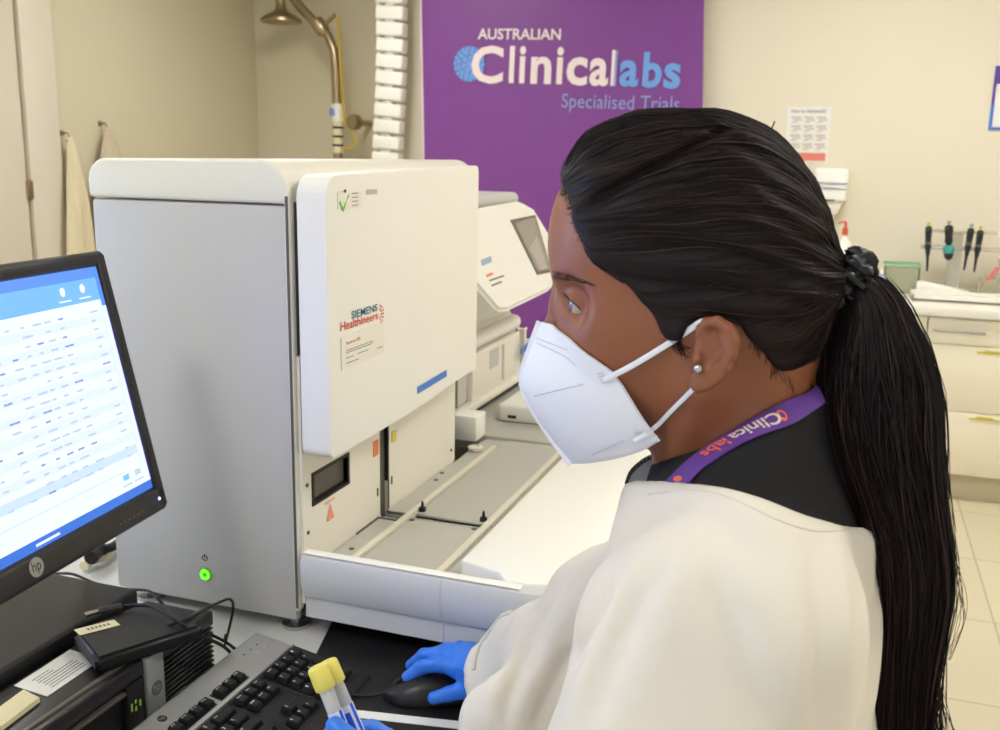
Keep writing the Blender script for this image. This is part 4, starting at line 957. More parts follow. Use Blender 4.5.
def poly2(px, pz, pts):
    d = np.full(px.shape, 1e9, F32); ins = np.zeros(px.shape, bool); n = len(pts)
    for i in range(n):
        (ax, az), (bx, bz) = pts[i], pts[(i+1) % n]; dx, dz = bx-ax, bz-az
        t = np.clip(((px-ax)*dx+(pz-az)*dz)/(dx*dx+dz*dz+1e-12), 0, 1)
        d = np.minimum(d, (px-ax-t*dx)**2+(pz-az-t*dz)**2)
        c = ((az > pz) != (bz > pz)); 
        if dz != 0: ins ^= c & (px < (bx-ax)*(pz-az)/dz+ax)
    d = np.sqrt(d); return np.where(ins, -d, d).astype(F32)
def blur2(a, r, it=2):
    for _ in range(it):
        for ax in (0, 1):
            p = np.pad(a, [(r, r) if i == ax else (0, 0) for i in range(2)], mode='edge'); c = np.cumsum(p, axis=ax, dtype=np.float64)
            c = np.concatenate([np.zeros_like(np.take(c, [0], ax)), c], ax); n = a.shape[ax]
            a = ((np.take(c, range(2*r+1, 2*r+1+n), ax)-np.take(c, range(0, n), ax))/(2*r+1)).astype(F32)
    return a
def nets(g, f):
    """dual surface of f=0: vertices and quads"""
    s = f < 0; nx, ny, nz = f.shape; cs = (nx-1, ny-1, nz-1)
    acc = np.zeros(cs+(3,), F32); cnt = np.zeros(cs, F32)
    for ax in range(3):
        o = [i for i in range(3) if i != ax]
        for a in (0, 1):
            for b in (0, 1):
                st = [0, 0, 0]; st[o[0]] = a; st[o[1]] = b; en = list(st); en[ax] = 1
                A = f[st[0]:st[0]+cs[0], st[1]:st[1]+cs[1], st[2]:st[2]+cs[2]]; B = f[en[0]:en[0]+cs[0], en[1]:en[1]+cs[1], en[2]:en[2]+cs[2]]
                m = (A < 0) != (B < 0); idx = np.nonzero(m); t = A[idx]/(A[idx]-B[idx]); cnt[idx] += 1
                for d in range(3): acc[idx+(np.full(len(idx[0]), d),)] += t if d == ax else st[d]
    idx = np.nonzero(cnt > 0); num = np.full(cs, -1, np.int64); num[idx] = np.arange(len(idx[0]))
    V = (np.stack(idx, 1)+acc[idx]/cnt[idx][:, None])*g.h+g.lo
    Q = []
    for ax in range(3):
        o = [(1, 2), (2, 0), (0, 1)][ax]; sl0 = [slice(None)]*3; sl1 = [slice(None)]*3; sl0[ax] = slice(0, -1); sl1[ax] = slice(1, None)
        A, B = s[tuple(sl0)], s[tuple(sl1)]; e = np.stack(np.nonzero(A != B), 1)
        ok = (e[:, o[0]] > 0) & (e[:, o[1]] > 0) & (e[:, o[0]] < f.shape[o[0]]-1) & (e[:, o[1]] < f.shape[o[1]]-1); e = e[ok]
        sg = A[tuple(e.T)]
        def at_(da, db): q = e.copy(); q[:, o[0]] += da; q[:, o[1]] += db; return num[tuple(q.T)]
        q = np.stack([at_(-1, -1), at_(0, -1), at_(0, 0), at_(-1, 0)], 1); q[~sg] = q[~sg][:, ::-1]; Q.append(q)
    return V, np.concatenate(Q)
def relax(V, Q, it=1, w=.5):
    for _ in range(it):
        S = np.zeros_like(V); C = np.zeros(len(V))
        for i in range(4):
            a, b = Q[:, i], Q[:, (i+1) % 4]
            for d in range(3): S[:, d] += np.bincount(a, V[b, d], len(V))+np.bincount(b, V[a, d], len(V))
            C += np.bincount(a, minlength=len(V))+np.bincount(b, minlength=len(V))
        V = V*(1-w)+w*S/np.maximum(C, 1)[:, None]
    return V
def fmesh(name, parts, m, parent=None):
    """one mesh from field surfaces [(V, Q)] plus G collectors, material slots in order"""
    vv = []; qq = []; mi = []; k = 0
    for V, Q in parts: vv.append(V); qq.append(Q+k); k += len(V)
    V = np.concatenate(vv); Q = np.concatenate(qq)
    me = bpy.data.meshes.new(name); me.vertices.add(len(V)); me.vertices.foreach_set('co', V.astype(F32).ravel())
    me.loops.add(Q.size); me.loops.foreach_set('vertex_index', Q.astype(np.int32).ravel())
    me.polygons.add(len(Q)); me.polygons.foreach_set('loop_start', np.arange(0, Q.size, 4, dtype=np.int32))
    me.polygons.foreach_set('use_smooth', np.ones(len(Q), bool)); me.materials.append(m); me.update(calc_edges=True); me.validate()
    o = bpy.data.objects.new(name, me); COL.objects.link(o)
    if parent: attach(o, parent)
    return o
def sampler(g, f):
    def S(p):
        q = (p-g.lo)/g.h; q = np.clip(q, 0, np.array(f.shape)-1.001); i = q.astype(int); r = q-i; out = 0
        for a in (0, 1):
            for b in (0, 1):
                for c in (0, 1):
                    w = (r[:, 0] if a else 1-r[:, 0])*(r[:, 1] if b else 1-r[:, 1])*(r[:, 2] if c else 1-r[:, 2]); out = out+w*f[i[:, 0]+a, i[:, 1]+b, i[:, 2]+c]
        return out
    def N(p, e=.002):
        n = np.stack([S(p+np.eye(3)[k]*e)-S(p-np.eye(3)[k]*e) for k in range(3)], 1); return n/np.maximum(np.linalg.norm(n, axis=1), 1e-9)[:, None]
    return S, N

# ---------------------------------------------------------------- the person
skin = mat('brown_skin', rgb(138, 84, 56), .42, noise=.10, nscale=90, bump=.10, bscale=1400, sss=.12)
hairm = mat('dark_brown_hair', rgb(29, 21, 21), .55, noise=.35, nscale=300, spec=.22)
hair2 = mat('reddish_hair_strand', rgb(56, 37, 32), .5, spec=.3)
gownm = mat('white_lab_gown_fabric', rgb(220, 213, 199), .85, noise=.015, nscale=60, bump=.12, bscale=1500, sheen=.1)
shirtm = mat('black_knit_fabric', rgb(20, 19, 22), .8, bump=.2, bscale=2200)
glovem = mat('blue_nitrile', rgb(52, 122, 226), .38, bump=.12, bscale=500)
maskm = mat('white_mask_fabric', rgb(226, 228, 236), .8, bump=.15, bscale=1600)
purplem = mat('purple_lanyard_ribbon', rgb(98, 58, 140), .6)
YM = .75
person = thing('person', 'person with a dark ponytail, white face mask and white lab gown working at the bench', 'person', (.08, .76, 0))
def mp(x, y, Y=YM): p = hit(x, y, 1, Y); return (p.x, p.z)
def h3(x, y, Y): return V3(hit(x, y, 1, Y))

# head and neck
hg = Grid((-.262, .645, 1.285), (.045, .856, 1.615), .0022)
gx, gz = np.meshgrid(hg.ax[0], hg.ax[2], indexing='ij')
prof = [(600, 140), (575, 168), (560, 193), (553, 218), (551, 240), (552, 262), (556, 276), (560, 287), (558, 298), (559, 313), (560, 335), (562, 350), (562, 361), (560, 372), (557, 382), (558, 391), (558, 398), (557, 410), (560, 424), (568, 437), (582, 446), (600, 450), (640, 446), (680, 430), (720, 408), (770, 385), (800, 365), (815, 335), (825, 300), (828, 260), (822, 215), (805, 175), (775, 143), (740, 127), (700, 122), (650, 124)]
d2 = blur2(poly2(gx, gz, [mp(*p) for p in prof]), 2, 2)
def inflate(d2, D, w, g, k2=1.0):
    """a profile given roundness: half width w(x,z), rounding distance D"""
    a = np.maximum((D+d2)/D, 0)[:, None, :]; wy = (w if np.isscalar(w) else w[:, None, :])
    return ((np.sqrt(a*a+((g.Y-YM)/wy)**2)-1)*np.minimum(D, .05)).astype(F32)
# half width: temples narrow, cheek bones, jaw narrower
(jx, jz) = mp(640, 430); (ex0, ez0) = mp(700, 300)
w2 = (.071-.016*np.clip((ez0-.01-gz)/.09, 0, 1)-.006*np.clip((ex0-.05-gx)/.08, 0, 1)).astype(F32)
H = inflate(d2, .066, w2, hg)
NT_, NB_ = h3(752, 350, .75), h3(742, 480, .76)
H = smin(H, cap(hg, NT_, NB_, .050, .056), .02)
H = smin(H, cap(hg, h3(700, 385, .70), h3(672, 470, .745), .016, .013), .022)      # neck muscle towards the collar bone
for s in (-1, 1):
    H = smin(H, ell(hg, h3(628, 338, YM+s*.046), (.026, .014, .018)), .02)      # cheek bone
    H = smin(H, ell(hg, h3(576, 277, YM+s*.026), (.013, .018, .006), rot('Y', 10)), .012)      # brow ridge
    H = smax(H, -ell(hg, h3(574, 303, YM+s*.046), (.013, .016, .011)), .018)      # socket
    H = smax(H, -ell(hg, h3(580, 440, YM+s*.062), (.030, .026, .022)), .020)      # chin narrows
H = smin(H, chain(hg, [h3(563, 286, YM), h3(559, 305, YM), h3(551, 330, YM), h3(546, 346, YM)], [.0055, .0058, .0068, .0085], .006), .012)      # nose
EYE = [h3(584, 304.5, YM-.0340), None]; EYE[1] = EYE[0].copy(); EYE[1][1] = 2*YM-EYE[0][1]
eyeR = .0118
for i, s in ((0, -1), (1, 1)):
    E = EYE[i]; lid = sph(hg, E, eyeR+.0022); H = smin(H, lid, .011)
    dx, dy, dz = hg.X-E[0], (hg.Y-E[1])*s, hg.Z-E[2]; rr_ = np.sqrt(dx*dx+dy*dy+dz*dz)+1e-6; az = np.arctan2(dy, -dx); el = np.arcsin(np.clip(dz/rr_, -1, 1))
    cut = (np.sqrt(((az-.80)/.98)**2+((el+.04+.26*(az-.6))/(.47-.10*(az-.5)))**2)-1)*.0045
    H = smax(H, -np.maximum(cut, rr_-(eyeR+.009)).astype(F32), .0010)
    H = smin(H, chain(hg, [E+np.array((-.0136*math.cos(a)*math.cos(e), s*.0136*math.sin(a)*math.cos(e), .0136*math.sin(e))) for a, e in ((0, .40), (.3, .52), (.7, .45), (1.1, .28), (1.5, .02), (1.78, -.30))], [.0008, .0012, .0014, .0014, .0012, .0006], .001), .002)
# nose wing, ears
for s in (-1, 1):
    H = smin(H, ell(hg, h3(551, 352, YM+s*.012), (.010, .007, .008)), .006)
    q = lambda x, y, o: h3(x, y, YM-.0785)*np.array((1, 0, 1))+np.array((0, YM+s*(.0785+o), 0))
    helix = [q(701, 340, -.004), q(701, 329, 0), q(708, 321.5, .004), q(719, 320, .007), q(730, 326, .009), q(736.5, 338, .010), q(735, 352, .009), q(729, 365, .006), q(719, 376, .003), q(709, 385, .001)]
    ear = chain(hg, helix, [.0030, .0034, .0036, .0038, .0038, .0038, .0036, .0034, .0034, .004], .003)
    ear = smin(ear, ell(hg, q(717, 350, -.0005), (.0155, .0042, .0215), rot('Y', 24)), .005)
    ear = smin(ear, ell(hg, q(699, 381, .002), (.0065, .0036, .0090), rot('Y', 12)), .005)
    ear = smin(ear, chain(hg, [q(722, 333, .007), q(727, 345, .008), q(722, 358, .006), q(712, 370, .004)], [.0022, .0028, .0028, .0024], .002), .003)
    ear = smax(ear, -ell(hg, q(709, 354, .010), (.0082, .0085, .0110), rot('Y', 20)), .004)
    ear = smin(ear, ell(hg, q(698.5, 358, .0035), (.0035, .0035, .0052)), .003)
    H = smin(H, ear, .005)
H = smax(H, (hg.Z*-1+1.292).astype(F32), .002)
def atd(x, y, d): return CAM+(RT*(x-500)-UP*(y-365)+FW*FPX)/FPX*d
# body under the clothes
bg_ = Grid((-.50, .42, -.01), (.30, 1.16, 1.36), .0085)
SR, ER, WR = np.array((-.075, .895, 1.265)), np.array((-.215, .985, 1.085)), V3(hit(500, 674, 2, .960))
SL, EL, WL = np.array((-.055, .605, 1.285)), V3(atd(600, 935, .67)), V3(atd(455, 850, .76))
def torso(g, o):
    T = ell(g, (-.055, .750, 1.20), (.084+o, .140+o, .150+o)); T = smin(T, ell(g, (-.045, .765, 1.03), (.078+o, .120+o, .130+o)), .06)
    T = smin(T, ell(g, (-.02, .775, .90), (.095+o, .150+o, .110+o)), .06)
    T = smin(T, cap(g, SR+np.array((.0, -.02, -.01)), SL+np.array((.0, .02, -.01)), .050+o, .050+o), .05)
    T = smin(T, cap(g, NT_, NB_+np.array((.01, 0, -.02)), .046+o, .060+o), .05); return T
B = torso(bg_, 0)
B = smin(B, chain(bg_, [SR, ER, WR], [.046, .036, .026], .02), .03); B = smin(B, chain(bg_, [SL, EL, WL], [.046, .036, .026], .02), .03)
for s in (-1, 1):
    hp_, kn, an = np.array((-.01, .78+s*.08, .86)), np.array((-.03, .78+s*.09, .48)), np.array((.0, .78+s*.10, .09))
    B = smin(B, chain(bg_, [hp_, kn, an], [.080, .052, .036], .03), .04); B = smin(B, cap(bg_, an+np.array((.03, 0, -.045)), an+np.array((-.14, s*.02, -.055)), .034, .028), .03)
B = smax(B, (bg_.Z-1.345).astype(F32), .004)
Vh, Qh = nets(hg, H); Vb, Qb = nets(bg_, B); Vh = relax(Vh, Qh, 2, .4)
body = fmesh('body', [(Vh, Qh), (Vb, Qb)], skin, person)
bvh = BVHTree.FromPolygons([Vector(v) for v in Vh], [tuple(q) for q in Qh.tolist()])
def onbody(px, py, off=.0, tree=None):
    """where the sight line through a reading of the photo meets the body, lifted by off"""
    d = (RT*(px-500)-UP*(py-365)+FW*FPX).normalized(); loc, n, i, dist = (tree or bvh).ray_cast(CAM, d, 5)
    if loc is None: return None
    if n.dot(d) > 0: n = -n
    return loc+n*off
# eyes
for i, s in ((0, -1), (1, 1)):
    E = Vector(EYE[i]); gd = Vector((-.86, -.51, -.03)).normalized(); g = G()
    n1, n2 = 20, 28; tt = gd.orthogonal().normalized(); bb = gd.cross(tt)
    rings = [0, .06, .15, .17, .30, .45, .48, .7, 1.0, 1.4, 1.9, 2.5, 3.1]
    ew, ir, pu = mat('eye_white', rgb(176, 160, 150), .2), mat('dark_iris', rgb(66, 50, 48), .12, coat=1), mat('pupil', rgb(8, 8, 10), .08, coat=1)
    vv = []; 
    for a in rings:
        r_ = eyeR+.0007*math.exp(-(a/.45)**2)
        for k in range(n2): vv.append(E+(gd*math.cos(a)+(tt*math.cos(2*PI*k/n2)+bb*math.sin(2*PI*k/n2))*math.sin(a))*r_)
    for j in range(len(rings)-1): g.add([], [], ew)
    base_i = 0
    for j in range(len(rings)-1):
        m_ = pu if rings[j+1] <= .17 else (ir if rings[j+1] <= .46 else ew); i_ = g.slot(m_)
    g.v = [tuple(v) for v in vv]
    for j in range(len(rings)-1):
        m_ = pu if rings[j+1] <= .17 else (ir if rings[j+1] <= .48 else ew); i_ = g.slot(m_)
        for k in range(n2): g.f.append((j*n2+k, j*n2+(k+1) % n2, (j+1)*n2+(k+1) % n2, (j+1)*n2+k)); g.mi.append(i_); g.smooth.append(True)
    g.obj('eye', person)
    g = G()
    lid_ = lambda a, e, r: E+Vector((-r*math.cos(a)*math.cos(e), s*r*math.sin(a)*math.cos(e), r*math.sin(e)))
    ae = [(.02, .36), (.3, .46), (.7, .41), (1.1, .26), (1.5, .0), (1.76, -.28)]
    g.tube(spline([lid_(a, e, .0140) for a, e in ae], 5), .0005, hairm, 6)
    for k in range(14):
        a = .2+1.4*k/13; e = .45-.33*max(0, a-.40)**1.6; g.tube([lid_(a, e, .0140), lid_(a+.03, e-.02, .0165), lid_(a+.05, e+.06, .0185)], [.00022, .00018, .00008], hairm, 3)
    g.obj('eyelashes', person)
# eyebrows: short hairs laid along each brow
for s in (0, 1):
    g = G(); rnd = random.Random(5)
    for k in range(75):
        u = rnd.random(); px = 553+38*u; py = 275+12*u-3.0*math.sin(u*2.2)+rnd.uniform(-3.6, 3.6)*(1.15-u)
        p = onbody(px, py, .0004); q = onbody(px+5, py-1.2+2.4*u, .0009)
        if p is None or q is None or (p-q).length > .02: continue
        if s: p.y = 2*YM-p.y; q.y = 2*YM-q.y
        g.tube([p, q], [.00022, .0001], hairm, 3)
    g.obj('eyebrow', person)
# earring
g = G(); p = onbody(699, 368, .001)
if p: g.lathe([(.001, 0), (.0030, .0005), (.0034, .002), (.0026, .0036), (.0008, .0044)], p, (-.1, -1, .1), M['chrome'], 16); o = g.obj('earring', person)

# ---- mask: folded shell with a centre ridge
def mk(px, py, off): p = h3(px, py, YM-off); return Vector(p)
ridge = spline([mk(541, 322, .004), mk(531, 350, .002), mk(523, 384, .001), mk(543, 424, .001), mk(572, 464, .004)], 6)
redge = spline([mk(612, 371, .0655), mk(628, 398, .066), mk(643, 422, .062), mk(658, 441, .055)], 8)
topc = spline([mk(541, 322, .004), mk(556, 325, .022), mk(577, 338, .043), mk(597, 356, .058), mk(612, 371, .0655)], 8)
botc = spline([mk(572, 464, .004), mk(592, 463, .026), mk(622, 457, .044), mk(642, 450, .052), mk(658, 441, .055)], 8)
def rs(path, n):
    L = [0]
    for a, b in zip(path, path[1:]): L.append(L[-1]+(b-a).length)
    out = []; j = 0
    for k in range(n+1):
        t = L[-1]*k/n
        while j < len(L)-2 and L[j+1] < t: j += 1
        u = (t-L[j])/max(L[j+1]-L[j], 1e-9); out.append(path[j].lerp(path[j+1], min(max(u, 0), 1)))
    return out
NU, NV = 28, 26; Rg, Re, Tc, Bc = rs(ridge, NV), rs(redge, NV), rs(topc, NU), rs(botc, NU)
Sh, Nh = sampler(hg, H)
def coons(u, v, s):
    iu, iv = u*NU, v*NV; a, b = int(round(iu)), int(round(iv))
    p = Rg[b]*(1-u)+Re[b]*u+Tc[a]*(1-v)+Bc[a]*v-(Rg[0]*(1-u)*(1-v)+Re[0]*u*(1-v)+Rg[-1]*(1-u)*v+Re[-1]*u*v)
    bl = math.sin(PI*u**.6)*math.sin(PI*min(1, .06+.94*v))**.7; p = p+Vector((-.005, -.013, .0))*bl
    p = p+Vector((0, -.0012, 0))*math.exp(-((v-.075)/.012)**2)*0 - Vector((0, -.0013, 0))*(math.exp(-((v-.12)/.02)**2)+math.exp(-((v-.93)/.02)**2))*min(1, u*6)
    if u > 0:
        q = np.array([[p.x, p.y, p.z]])
        for _ in range(3):
            d_ = float(Sh(q)[0])
            if d_ < .0030: q = q+Nh(q)*(.0031-d_)*np.array((.3, 1, .3))
        p = Vector(q[0])
    if s > 0: p = Vector((p.x, 2*YM-p.y, p.z))
    return p
g = G()
for s in (-1, 1):
    vv = []; ff = []
    for off in (0, 1):
        for b in range(NV+1):
            for a in range(NU+1):
                p = coons(a/NU, b/NV, s)
                if off: p = p+Vector((.0016, -s*.0016, 0))
                vv.append(p)
    W_ = NU+1; T_ = W_*(NV+1)
    for b in range(NV):
        for a in range(NU):
            q = (b*W_+a, b*W_+a+1, (b+1)*W_+a+1, (b+1)*W_+a); ff.append(q if s < 0 else q[::-1]); ff.append(tuple(T_+i for i in (q[::-1] if s < 0 else q)))
    for a in range(NU): ff += [(a, T_+a, T_+a+1, a+1), (NV*W_+a, NV*W_+a+1, T_+NV*W_+a+1, T_+NV*W_+a)]
    for b in range(NV): ff += [(b*W_+NU, T_+b*W_+NU, T_+(b+1)*W_+NU, (b+1)*W_+NU)]
    g.add(vv, ff, maskm, True)
g.tube([Vector(p)+Vector((-.0008, 0, 0)) for p in Rg], [(.0032, .0012)]*len(Rg), maskm, 8, flat=(1, 0, -.1))
face_mask = g.obj('face_mask', person); face_mask['label'] = 'white folded face mask'
mv = [Vector(v) for v in g.v]; mb = BVHTree.FromPolygons(mv, [f for f in g.f])
stitch = mat('mask_weld_print', rgb(186, 188, 200), .8)
g = G()
def dashes(x0, y0, x1, y1, n, r=.0005, fill=.5):
    for k in range(n):
        a = onbody(x0+(x1-x0)*k/n, y0+(y1-y0)*k/n, .0004, mb); b = onbody(x0+(x1-x0)*(k+fill)/n, y0+(y1-y0)*(k+fill)/n, .0004, mb)
        if a and b and (a-b).length < .02: g.tube([a, b], r, stitch, 5)
dashes(535, 396, 584, 384, 22); dashes(592, 455, 624, 440, 20, .0003, .9); dashes(537, 343, 566, 357, 12, .0003, 1.0); dashes(566, 357, 576, 365, 6, .0003, 1.0); dashes(536, 338, 568, 350, 12, .0003, 1.0)
for (x, y) in ((598, 374), (601, 380), (634, 430), (638, 434)): dashes(x, y, x+6, y-1.5, 3, .0004, .5); dashes(x+1, y+3, x+7, y+1.5, 3, .0004, .5)
attach(g.obj('weld_line', None), face_mask) if False else None
wl = g.obj('weld_line'); wl['kind'] = 'stuff'; wl.parent = face_mask; wl.matrix_parent_inverse = Matrix.Identity(4)
wl.location = (0, 0, 0)
# straps
g = G()
def strap(pts, w):
    P_ = []
    for (x, y, o_) in pts:
        p = onbody(x, y, o_)
        if p is None: p = Vector(h3(x, y, YM-.08))
        P_.append(p)
    P_ = spline(P_, 5)
    for _ in range(3): P_ = [P_[0]]+[(P_[i-1]+P_[i]*2+P_[i+1])/4 for i in range(1, len(P_)-1)]+[P_[-1]]
    g.tube(P_, [(.0008, w)]*len(P_), maskm, 8, flat=(0, -1, .1))
for s in (-1, 1):
    g = G()
    a0 = [Vector(h3(604, 380, YM-.0665)), Vector(h3(614, 375, YM-.069))]
    P_ = a0+[ (onbody(x, y, .0022) or Vector(h3(x, y, YM-.075))) for x, y in ((635, 363), (660, 348), (682, 334), (697, 325))]+[Vector(h3(703, 321, YM-.080)), Vector(h3(712, 322, YM-.070))]
    P_ = spline(P_, 6)
    for _ in range(6): P_ = [P_[0]]+[(P_[i-1]+P_[i]*2+P_[i+1])/4 for i in range(1, len(P_)-1)]+[P_[-1]]
    Q_ = [Vector(h3(634, 441, YM-.059)), Vector(h3(646, 434, YM-.060))]+[(onbody(x, y, .0022) or Vector(h3(x, y, YM-.07))) for x, y in ((658, 424), (672, 410), (686, 396))]+[Vector(h3(698, 384, YM-.078)), Vector(h3(706, 376, YM-.070))]
    Q_ = spline(Q_, 6)
    for _ in range(6): Q_ = [Q_[0]]+[(Q_[i-1]+Q_[i]*2+Q_[i+1])/4 for i in range(1, len(Q_)-1)]+[Q_[-1]]
    for L_ in (P_, Q_):
        if s > 0: L_ = [Vector((p.x, 2*YM-p.y, p.z)) for p in L_]
        g.tube(L_, [(.0008, .0023 if L_ is not Q_ else .0019)]*len(L_), maskm, 8, flat=(0, -1, .1))
    sp = g.obj('ear_strap'); sp.parent = face_mask

# ---- hair
gh = Grid((-.245, .640, 1.375), (.050, .862, 1.625), .0025)
gx, gz = np.meshgrid(gh.ax[0], gh.ax[2], indexing='ij')
hp_px = [(566, 188), (565, 178), (571, 157), (586, 135), (607, 121), (636, 111), (673, 108.5), (714, 108.5), (747, 116.5), (773, 130), (798, 155), (817, 184), (830, 213), (838, 243), (848, 262), (852, 285), (842, 300), (834, 318), (829, 345), (814, 363), (800, 374), (788, 384), (760, 380), (720, 350), (680, 340), (640, 310), (590, 260)]
dh = blur2(poly2(gx, gz, [mp(*p) for p in hp_px]), 2, 2)
ft = mp(600, 206); fb = mp(745, 124)     # the swept front lock sits proud above this line
ln = np.array((fb[0]-ft[0], fb[1]-ft[1])); ln /= np.linalg.norm(ln); side = (gx-ft[0])*-ln[1]+(gz-ft[1])*ln[0]
lock = np.clip(side/.006+.5, 0, 1)
wh = (.0790-.004*np.clip((ez0-gz)/.06, 0, 1)-.010*np.clip((gx-(-.02))/.05, 0, 1)+.0075*lock*np.clip(1-(gx-fb[0])/.03, 0, 1)*np.clip(1-side/.05, 0, 1)).astype(F32)
HR = inflate(dh, .074, wh, gh)
d2h = blur2(poly2(gx, gz, [mp(*p) for p in prof]), 2, 2); w2h = (.071-.016*np.clip((ez0-.01-gz)/.09, 0, 1)-.006*np.clip((ex0-.05-gx)/.08, 0, 1)).astype(F32)
HR = smin(HR, inflate(d2h, .066, w2h, gh)-.0045, .006); HR = smax(HR, smin(dh[:, None, :]+0*HR, (1.53-gh.Z)*0+.05, .001), .006)
open_px = [(554, 180), (564, 189), (573, 207), (581, 230), (589, 247), (602, 261), (620, 273), (641, 289), (657, 306), (662, 322), (672, 334), (684, 338), (695, 320), (716, 312), (738, 317), (751, 332), (763, 352), (776, 370), (788, 384), (800, 402), (830, 450), (830, 600), (400, 600), (400, 120), (540, 160)]
do = blur2(poly2(gx, gz, [mp(*p, .700) for p in open_px]), 1, 2)
HR = smax(HR, (-do[:, None, :]-.001*np.sin(gh.Z*900)*0).astype(F32)+0*HR, .005)
# the nape: hair pulled up towards the tie, only outside the neck
flow = .0009*np.sin((gh.Z-1.47+(gh.X-.0)*-.12)*520/(1+2.2*np.abs(gh.X-.01)*4)+3*np.sin(gh.Y*55))
HR = HR+flow.astype(F32)*.9+(.0042*np.exp(-(side/.0035)**2)*np.clip((gx-ft[0])/.02, 0, 1)*np.clip((fb[0]-gx)/.02+.3, 0, 1))[:, None, :].astype(F32)
Vr, Qr = nets(gh, HR); Vr = relax(Vr, Qr, 1, .4)
S_, N_ = sampler(gh, HR)
tie = np.array(h3(842, 276, YM))
# strands over the cap
g = G(); rng = np.random.RandomState(3)
cand = Vr[rng.choice(len(Vr), 5200, replace=False)]
cand = cand[(S_(cand) < .003)]
P0 = cand.copy(); keep = (P0[:, 0] < tie[0]-.015); P0 = P0[keep][:2300]
path = [P0]; p = P0.copy(); prev = None
for it in range(15):
    d = tie-p; dist = np.linalg.norm(d, axis=1)[:, None]; d = d/np.maximum(dist, 1e-6); n = N_(p)
    top = np.clip((p[:, 2:3]-(1.50))/.06, 0, 1)*np.clip((-.02-p[:, 0:1])/.08, 0, 1)
    d = d+np.array((.55, 0, .75))*top*.9; d = d-n*np.sum(d*n, 1)[:, None]; d /= np.maximum(np.linalg.norm(d, axis=1), 1e-6)[:, None]
    if prev is not None: d = .6*d+.4*prev; d /= np.linalg.norm(d, axis=1)[:, None]
    prev = d; st = np.minimum(.0105, dist*.55); p = p+d*st
    for _ in range(2): p = p-N_(p)*(S_(p)-.0006)[:, None]*.8
    path.append(p.copy())
path = np.stack(path, 1)
for k in range(len(path)):
    r0 = rng.uniform(.00022, .00055); m_ = hair2 if rng.rand() < .16 else hairm; L_ = rng.randint(8, 16); P_ = path[k][:L_]+rng.normal(0, .0003, 3)
    seg = np.linalg.norm(np.diff(P_, axis=0), axis=1); 
    if seg.min() < .0008: P_ = P_[:max(3, int(np.argmax(seg < .0008)))]
    g.tube([Vector(q) for q in P_], [r0*min(1, .35+i*.3, (len(P_)-i)*.45) for i in range(len(P_))], m_, 3)
# fine loose hairs at the temple, by the ear and at the nape
rnd = random.Random(8); hl = [(566, 185), (575, 207), (583, 228), (592, 246), (606, 260), (624, 272), (645, 288), (660, 306), (670, 322)]
def loose(pts, r=.00025, Y=None):
    P_ = []
    for x, y in pts:
        p = onbody(x, y, .0012) if Y is None else Vector(h3(x, y, Y))
        P_.append(p or Vector(h3(x, y, YM-.075)))
    g.tube(spline(P_, 4), r, hairm, 3)
for k in range(26):
    j = lambda a: rnd.uniform(-a, a)
    loose([(664+j(10), 300+j(6)), (668+j(8), 322+j(4)), (676+j(6), 342+j(5)), (684+j(7), 352+j(8))], rnd.uniform(.00012, .00026))
for k in range(40):
    j = lambda a: rnd.uniform(-a, a); u = rnd.random(); x = 575+85*u; y = 205+90*u**.85
    loose([(x+j(4), y-6), (x+2+j(5), y+3), (x+8+j(6), y+9+j(3))], rnd.uniform(.00010, .00022))
for k in range(30):
    u = rnd.random(); j = lambda a: rnd.uniform(-a, a); loose([(745+45*u+j(3), 318+60*u), (748+44*u+j(3), 330+58*u), (750+45*u+j(8), 345+52*u+j(6))], .0002)
for k in range(330):
    j = lambda a: rnd.uniform(-a, a); u = rnd.random()*(len(hl)-1.01); i = int(u); x = hl[i][0]*(1-u+i)+hl[i+1][0]*(u-i); y = hl[i][1]*(1-u+i)+hl[i+1][1]*(u-i); L_ = rnd.uniform(6, 13)
    loose([(x-5+j(3.5), y+2.5+j(2.5)), (x+1+j(1), y+j(2)), (x+L_*.5, y-L_*.05+j(2)), (x+L_, y-L_*.2+j(3))], rnd.uniform(.00014, .0003))
loose([(768, 132), (772, 128), (775, 121)], .0006, YM)
strands = g
# ponytail: a tapering core and strands around it
tail = [(846, 284, 13), (862, 292, 24), (869, 312, 33), (871, 340, 43), (873, 370, 50), (875, 400, 54), (880, 440, 52), (889, 480, 47), (900, 520, 41), (907, 560, 40), (908, 600, 39), (905, 640, 34), (903, 680, 31), (900, 730, 29), (898, 790, 25), (897, 850, 18), (899, 900, 8)]
def tl(s):   # centre and half width along the tail
    f = s*(len(tail)-1); i = min(int(f), len(tail)-2); u = f-i; a, b = tail[i], tail[i+1]; return tuple(a[k]*(1-u)+b[k]*u for k in range(3))
TY = lambda s: .748-.012*min(1, s*2)
def tailpt(s, a, r):
    x, y, w = tl(s); rr = w*.00078; c = Vector(h3(x, y, TY(s))); x2, y2, _ = tl(min(1, s+.03)); x1, y1, _ = tl(max(0, s-.03))
    t_ = (Vector(h3(x2, y2, TY(s)))-Vector(h3(x1, y1, TY(s)))).normalized(); sd = Vector((0, 1, 0)).cross(t_).normalized()
    return c+sd*(rr*r*math.cos(a))+Vector((0, 1, 0))*(min(rr*.75, .028)*r*math.sin(a))
g = G(); NS, NT = 60, 40; vv = []; ff = []
for i in range(NS+1):
    s = i/NS*.97
    for k in range(NT):
        a = 2*PI*k/NT; vv.append(tailpt(s, a, .86*(1+.05*math.sin(7*a+2*s)+.035*math.sin(13*a-5*s+1)+.03*math.sin(23*a+9*s))))
